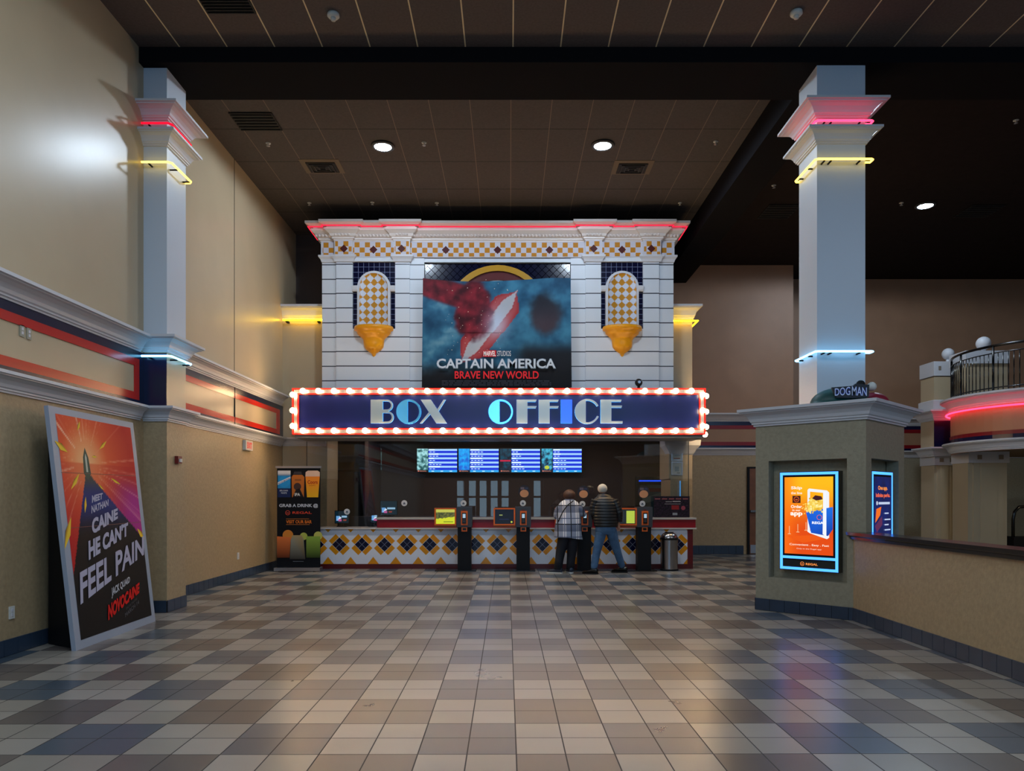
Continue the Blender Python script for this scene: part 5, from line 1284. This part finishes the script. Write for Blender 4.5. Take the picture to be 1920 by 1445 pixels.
# ---------------------------------------------------------------- the two people at the kiosks
def plaid_mat():
    m = bpy.data.materials.new('plaid_wool'); m.use_nodes = True; nt = m.node_tree; L = nt.links; b = nt.nodes['Principled BSDF']; b.inputs['Roughness'].default_value = .9
    g = nt.nodes.new('ShaderNodeNewGeometry'); sp = nt.nodes.new('ShaderNodeSeparateXYZ'); L.new(g.outputs['Position'], sp.inputs[0])
    def step(sock, off, per, lo, hi):
        a = nt.nodes.new('ShaderNodeMath'); a.operation = 'SUBTRACT'; L.new(sock, a.inputs[0]); a.inputs[1].default_value = off
        d = nt.nodes.new('ShaderNodeMath'); d.operation = 'FLOORED_MODULO'; L.new(a.outputs[0], d.inputs[0]); d.inputs[1].default_value = per
        l = nt.nodes.new('ShaderNodeMath'); l.operation = 'COMPARE'; L.new(d.outputs[0], l.inputs[0]); l.inputs[1].default_value = (lo+hi)/2; l.inputs[2].default_value = (hi-lo)/2
        return l.outputs[0]
    def mix(f, a, c, fac=1.0):
        x = nt.nodes.new('ShaderNodeMix'); x.data_type = 'RGBA'
        q = nt.nodes.new('ShaderNodeMath'); q.operation = 'MULTIPLY'; L.new(f, q.inputs[0]); q.inputs[1].default_value = fac; L.new(q.outputs[0], x.inputs[0])
        for i, v in ((6, a), (7, c)):
            if isinstance(v, tuple): x.inputs[i].default_value = v
            else: L.new(v, x.inputs[i])
        return x.outputs[2]
    X, Z = sp.outputs[0], sp.outputs[2]
    c = mix(step(X, 1.162, .27, 0, .2), col((226, 224, 228)), col((70, 96, 136)), .62)
    c = mix(step(Z, 1.259, .384, 0, .152), c, col((30, 48, 84)), .66)
    c = mix(step(X, 1.162, .27, .09, .11), c, col((12, 16, 30))); c = mix(step(Z, 1.259, .384, .138, .158), c, col((12, 16, 30)))
    c = mix(step(X, 1.162, .27, .228, .24), c, col((90, 104, 130))); c = mix(step(Z, 1.259, .384, .26, .275), c, col((60, 74, 104)))
    L.new(c, b.inputs['Base Color']); return m
skin = mat('skin', (196, 142, 116), .55)
def loft(rings, seg=20):
    """rings: (centre, half width x, half depth y, tilt) horizontal-ish ellipses"""
    m = M(); vs = []; n = len(rings)
    for (c, rx, ry) in rings:
        for k in range(seg): a = 2*PI*k/seg; vs.append((c[0]+rx*math.cos(a), c[1]+ry*math.sin(a), c[2]))
    fs = [(i*seg+k, i*seg+(k+1) % seg, (i+1)*seg+(k+1) % seg, (i+1)*seg+k) for i in range(n-1) for k in range(seg)]
    return m.add(vs, fs, 0, True)
def subsurf(o, lv=1):
    s = o.modifiers.new('smooth', 'SUBSURF'); s.levels = lv; s.render_levels = lv; return o
def skin_body(parent, nodes, edges, m, name='body'):
    me = bpy.data.meshes.new(name); me.from_pydata([tuple(Vector(n[0])-parent.location) for n in nodes], edges, []); me.materials.append(m)
    o = bpy.data.objects.new(name, me); C.objects.link(o); o.parent = parent
    sk = o.modifiers.new('skin', 'SKIN'); sk.use_smooth_shade = True
    if not me.skin_vertices: 
        pass
    for i, n in enumerate(nodes):
        r = n[1]; me.skin_vertices[0].data[i].radius = r if isinstance(r, tuple) else (r, r)
        me.skin_vertices[0].data[i].use_root = (i == 0)
    subsurf(o, 1); return o
def person(label, J, coat, trousers, shoe, sole, hairm, build_clothes):
    t = thing('person', label, 'person', (J['pelvis'][0], J['pelvis'][1], 0))
    nodes = []; idx = {}; edges = []
    def nd(k, p, r, par=None):
        idx[k] = len(nodes); nodes.append((p, r))
        if par is not None: edges.append((idx[par], idx[k]))
    nd('pelvis', J['pelvis'], (.13, .10)); nd('waist', J['waist'], (.12, .09), 'pelvis'); nd('chest', J['chest'], (.14, .10), 'waist'); nd('neckb', J['neck'], .065, 'chest')
    h0 = Vector(J['head']); nb = Vector(J['neck']); ax = (h0-nb).normalized()
    nd('neckt', nb+(h0-nb)*.35, .052, 'neckb'); nd('jaw', nb+(h0-nb)*.62+Vector((0, .015, 0)), (.062, .068), 'neckt'); nd('head', h0, (.076, .092), 'jaw'); nd('crown', h0+ax*.075, (.055, .065), 'head')
    for s in ('l', 'r'):
        nd('sh'+s, J['sh'+s], .055, 'chest'); nd('el'+s, J['el'+s], .04, 'sh'+s); nd('wr'+s, J['wr'+s], .026, 'el'+s)
        hd = (Vector(J['wr'+s])-Vector(J['el'+s])).normalized(); side = hd.cross(Vector((0, 0, 1))).normalized(); upv = side.cross(hd).normalized()
        wv = Vector(J['wr'+s]); nd('pa'+s, wv+hd*.055, (.034, .02), 'wr'+s)
        pv = wv+hd*.055
        for f, (o_, ln) in enumerate(((-.028, .055), (-.010, .068), (.010, .066), (.027, .052))):
            p1 = pv+side*o_+hd*.03; p2 = p1+hd*ln*.45-upv*.006; p3 = p2+hd*ln*.35-upv*.022
            nd('f%d1%s' % (f, s), p1, .0095, 'pa'+s); nd('f%d2%s' % (f, s), p2, .0088, 'f%d1%s' % (f, s)); nd('f%d3%s' % (f, s), p3, .0078, 'f%d2%s' % (f, s))
        sg = 1 if s == 'l' else -1
        tv = wv+hd*.02+side*(.03*sg); nd('t1'+s, tv, .011, 'wr'+s); nd('t2'+s, tv+hd*.035+side*(.012*sg)-upv*.01, .0095, 't1'+s)
        nd('hp'+s, J['hip'+s], .085, 'pelvis'); nd('kn'+s, J['kn'+s], .055, 'hp'+s); nd('an'+s, J['an'+s], .036, 'kn'+s); nd('to'+s, Vector(J['an'+s])+J['toe'+s]*.16+Vector((0, 0, -.05)), (.035, .022), 'an'+s)
    skin_body(t, nodes, edges, skin)
    # face and ears
    fw = Vector((0, 1, 0))
    for s in (-1, 1):
        M().sphere(h0+Vector((s*.03, .083, .012)), .012, 8, 6).build('eye', plate, t); M().sphere(h0+Vector((s*.078, .0, -.01)), .026, 10, 6, sx=.4, sy=.7).build('ear', skin, t)
    M().sphere(h0+Vector((0, .098, -.015)), .016, 8, 6, sz=1.5).build('nose', skin, t); M().sphere(h0+Vector((0, .082, -.055)), .018, 8, 6, sz=.35).build('mouth', mat('lips', (160, 90, 84), .5), t)
    # shoes
    for s in ('l', 'r'):
        a = Vector(J['an'+s]); d = J['toe'+s].normalized(); sd = Vector((d.y, -d.x, 0))
        m = M(); prof = [(-.075, .034, .075), (-.05, .042, .085), (0, .044, .08), (.07, .05, .055), (.13, .05, .045), (.17, .04, .035), (.195, .018, .02)]
        vs = []; seg = 12
        for (u, wd, hh) in prof:
            u, wd, hh = u*1.2, wd*1.15, hh*1.25
            for k in range(seg):
                b = 2*PI*k/seg; vs.append(Vector((a.x, a.y, J['gz'+s]))+d*u+sd*(wd*math.cos(b))+Vector((0, 0, .022+hh/2+hh/2*math.sin(b))))
        n = len(prof); fs = [(i*seg+k, i*seg+(k+1) % seg, (i+1)*seg+(k+1) % seg, (i+1)*seg+k) for i in range(n-1) for k in range(seg)]+[tuple(range(seg)), tuple((n-1)*seg+k for k in range(seg-1, -1, -1))]
        so = m.add(vs, fs, 0, True).build('shoe', shoe, t)
        base = Vector((a.x, a.y, J['gz'+s])); ol = [(-.085, 0), (-.07, .038), (0, .046), (.08, .053), (.15, .047), (.19, .03), (.208, 0), (.19, -.03), (.15, -.047), (.08, -.053), (0, -.046), (-.07, -.038)]
        M().prism(ol, lambda u, v, z: tuple(base+d*u*1.2+sd*v*1.15+Vector((0, 0, z))), 0.0, .028).build('sole', sole, so)
    build_clothes(t)
    return t
def limb(name, pts, radii, m, t, seg=14, sub=0, ref=None):
    o = M().tube(pts, 0, seg, radii=radii, ref=ref).build(name, m, t)
    if sub: subsurf(o, sub)
    return o
YW = 15.2
def W(x, y, Y): return (PX(x, Y), Y, PZ(y, Y))
# woman in the plaid coat
JW = dict(pelvis=W(1066, 992, YW), waist=W(1066, 975, YW), chest=W(1067, 956, YW+.1), neck=W(1067, 940, YW+.19), head=W(1067.5, 927.5, YW+.25),
  shl=W(1051, 948, YW+.12), ell=W(1043, 970, YW+.13), wrl=W(1052, 971, YW+.36), shr=W(1083, 947, YW+.12), elr=W(1093, 966, YW+.12), wrr=W(1098, 961, YW+.28),
  hipl=W(1058, 996, YW), knl=W(1051, 1034, YW+.02), anl=W(1046, 1067, YW-.05), hipr=W(1075, 996, YW), knr=W(1072, 1034, YW+.03), anr=W(1069, 1067, YW), toel=Vector((-.72, .3, 0)), toer=Vector((-.25, .9, 0)), gzl=.002, gzr=.002)
def clothes_w(t):
    pm = plaid_mat(); dk = mat('dark_navy_cloth', (14, 16, 28), .8); hair = mat('auburn_hair', (78, 48, 36), .55, bump=.5, bscale=90)
    R = []
    for (y, cx, hw, dp, yo) in ((1005, 1064.5, 25.5, .20, 0), (1000, 1064.5, 26, .2, 0), (990, 1065, 25, .185, 0), (978, 1065.5, 23.5, .165, .03), (966, 1066, 22, .155, .07), (955, 1066.5, 21.5, .145, .11), (947, 1067, 20.5, .13, .14), (941, 1067, 16, .105, .17), (937.5, 1067, 10.5, .08, .19), (935.5, 1067, 7.5, .07, .2)):
        Y = YW+yo; k = Y/F; R.append(((PX(cx, Y), Y, PZ(y, Y)), hw*k, dp))
    o = loft(R, 28)
    # loose hem dips toward the right hand side
    for i in range(28): x, y, z = o.v[i]; o.v[i] = (x+(.03 if x > JW['pelvis'][0]+.2 else 0), y, z-.02-.05*max(0, (x-JW['pelvis'][0])/.28))
    o.build('plaid_coat', pm, t)
    M().add(o.v[:28], [tuple(range(28))]).build('coat_lining', dk, t)
    limb('coat_sleeve', [JW['shl'], W(1045, 960, YW+.12), JW['ell'], W(1048, 971, YW+.26)], [.085, .08, .075, .06], pm, t, sub=1)
    limb('coat_sleeve', [JW['shr'], W(1089, 957, YW+.11), JW['elr'], W(1096, 963, YW+.22)], [.085, .08, .07, .055], pm, t, sub=1)
    for s, sg in (('l', -1), ('r', 1)):
        h, k, a = (Vector(JW[q+s]) for q in ('hip', 'kn', 'an'))
        limb('trouser_leg', [h+Vector((0, 0, .08)), h+Vector((0, 0, -.08)), k, (k+a)/2, a+Vector((0, 0, -.01))], [.13, .125, .10, .088, .088], dk, t)
    m = M(); c = Vector(JW['head']); m.sphere(c+Vector((0, -.015, -.005)), .114, 20, 12, sx=1.14, sy=1.05, sz=1.04)
    rng = random.Random(3); m.v = [(x+rng.uniform(-.004, .004), y+rng.uniform(-.004, .004), z) for x, y, z in m.v]
    # open the face
    m.f2 = []; keep = [i for i, f in enumerate(m.f) if not (sum(m.v[k][1] for k in f)/len(f) > c.y+.055 and sum(m.v[k][2] for k in f)/len(f) < c.z+.06)]
    m.f = [m.f[i] for i in keep]; m.mi = [0]*len(keep); m.sm = [True]*len(keep)
    m.build('hair', hair, t)
    m = M(); m.tube([W(1052, 942, YW-.02), W(1060, 950, YW-.06), W(1066, 938, YW+.05)], .01, 6)
    M().tube([W(1075, 938.5, YW+.06), W(1064, 947, YW-.055), W(1056, 958, YW-.085), W(1049, 972, YW-.09), W(1044, 984, YW-.02)], .012, 6).build('bag_strap', black, t)
person('person seen from behind in a plaid coat with brown hair, leaning to a kiosk', JW, None, None, mat('navy_shoe', (40, 48, 66), .6), plate, None, clothes_w)
# man in the puffer jacket
YMn = 15.12
JM = dict(pelvis=W(1136, 986, YMn), waist=W(1136, 968, YMn), chest=W(1134, 946, YMn+.05), neck=W(1131, 929, YMn+.09), head=W(1129.5, 917.5, YMn+.12),
  shl=W(1117, 937, YMn+.03), ell=W(1113, 962, YMn+.03), wrl=W(1117, 974, YMn+.22), shr=W(1151, 938, YMn+.03), elr=W(1161, 962, YMn-.02), wrr=W(1160, 983, YMn+.04),
  hipl=W(1128, 990, YMn), knl=W(1119, 1031, YMn), anl=W(1113, 1068, YMn-.1), hipr=W(1146, 990, YMn), knr=W(1156, 1030, YMn+.1), anr=W(1168, 1064, YMn+.22), toel=Vector((-.8, .35, 0)), toer=Vector((-.75, .3, 0)), gzl=.002, gzr=.002)
def clothes_m(t):
    pf = mat('black_puffer', (15, 15, 18), .42); jn = mat('blue_denim', (66, 100, 136), .8, var=.25, vscale=9); hr = mat('white_grey_hair', (206, 200, 188), .6, bump=.5, bscale=90)
    keys = [(987.5, 1136, 21, .15, -.01), (983, 1136, 22.5, .165, 0), (968, 1136, 23, .165, 0), (955, 1135.5, 23.5, .16, .02), (944, 1135, 23.5, .15, .04), (936, 1134, 20.5, .125, .06), (931, 1133, 14, .10, .08), (927, 1132, 9.5, .08, .09), (924, 1131.5, 9, .075, .1)]
    R = []
    n = 64
    for i in range(n+1):
        y = 987.5+(924-987.5)*i/n
        for a_, b_ in zip(keys[:-1], keys[1:]):
            if a_[0] >= y >= b_[0]:
                f = (a_[0]-y)/(a_[0]-b_[0]); v = [a_[q]+(b_[q]-a_[q])*f for q in range(5)]; break
        ph = ((987.5-y) % 5.6)/5.6; puff = math.sqrt(max(0, 1-(2*ph-1)**2))*.016-.008
        Y = YMn+v[4]; k = Y/F; R.append(((PX(v[1], Y), Y, PZ(y, Y)), v[2]*k+puff, v[3]+puff))
    o = loft(R, 28).build('puffer_jacket', pf, t)
    def puffy(pts, r0, r1):
        P_ = []; rr = []
        pts = [Vector(p) for p in pts]; L_ = [0]
        for a_, b_ in zip(pts[:-1], pts[1:]): L_.append(L_[-1]+(b_-a_).length)
        n = 36
        for i in range(n+1):
            s = L_[-1]*i/n
            for j in range(len(pts)-1):
                if L_[j+1] >= s-1e-9: f = (s-L_[j])/(L_[j+1]-L_[j]); break
            P_.append(pts[j].lerp(pts[j+1], f)); ph = (s % .062)/.062; rr.append(r0+(r1-r0)*i/n+math.sqrt(max(0, 1-(2*ph-1)**2))*.012-.006)
        return M().tube(P_, 0, 14, radii=rr).build('jacket_sleeve', pf, t)
    puffy([JM['shl'], W(1113, 950, YMn+.03), JM['ell'], W(1115, 970, YMn+.12)], .088, .062); puffy([JM['shr'], W(1157, 950, YMn), JM['elr'], W(1161, 977, YMn+.02)], .088, .065)
    # jeans: seat and two legs
    m = loft([((PX(1136, YMn), YMn, PZ(y, YMn)), hw*YMn/F, d) for y, hw, d in ((1001, 15, .12), (996, 20, .15), (988, 19.5, .145), (980, 18, .13))], 20); m.build('jeans_seat', jn, t)
    limb('jeans_leg', [W(1129, 986, YMn), W(1127, 1000, YMn), JM['knl'], W(1116, 1050, YMn-.05), W(1113, 1070, YMn-.1)], [.125, .122, .088, .078, .08], jn, t, sub=1)
    limb('jeans_leg', [W(1144, 986, YMn), W(1147, 1000, YMn+.02), JM['knr'], W(1162, 1048, YMn+.17), W(1168, 1066, YMn+.22)], [.125, .122, .086, .076, .078], jn, t, sub=1)
    m = M(); c = Vector(JM['head']); m.sphere(c+Vector((0, -.012, .018)), .1, 20, 12, sx=1.02, sy=1.06, sz=1.0)
    keep = [i for i, f in enumerate(m.f) if not (sum(m.v[k][1] for k in f)/len(f) > c.y+.045 and sum(m.v[k][2] for k in f)/len(f) < c.z+.07) and sum(m.v[k][2] for k in f)/len(f) > c.z-.06]
    m.f = [m.f[i] for i in keep]; m.mi = [0]*len(keep); m.sm = [True]*len(keep); m.build('hair', hr, t)
person('person seen from behind in a black puffer jacket and blue jeans, white haired', JM, None, None, blackg, black, None, clothes_m)
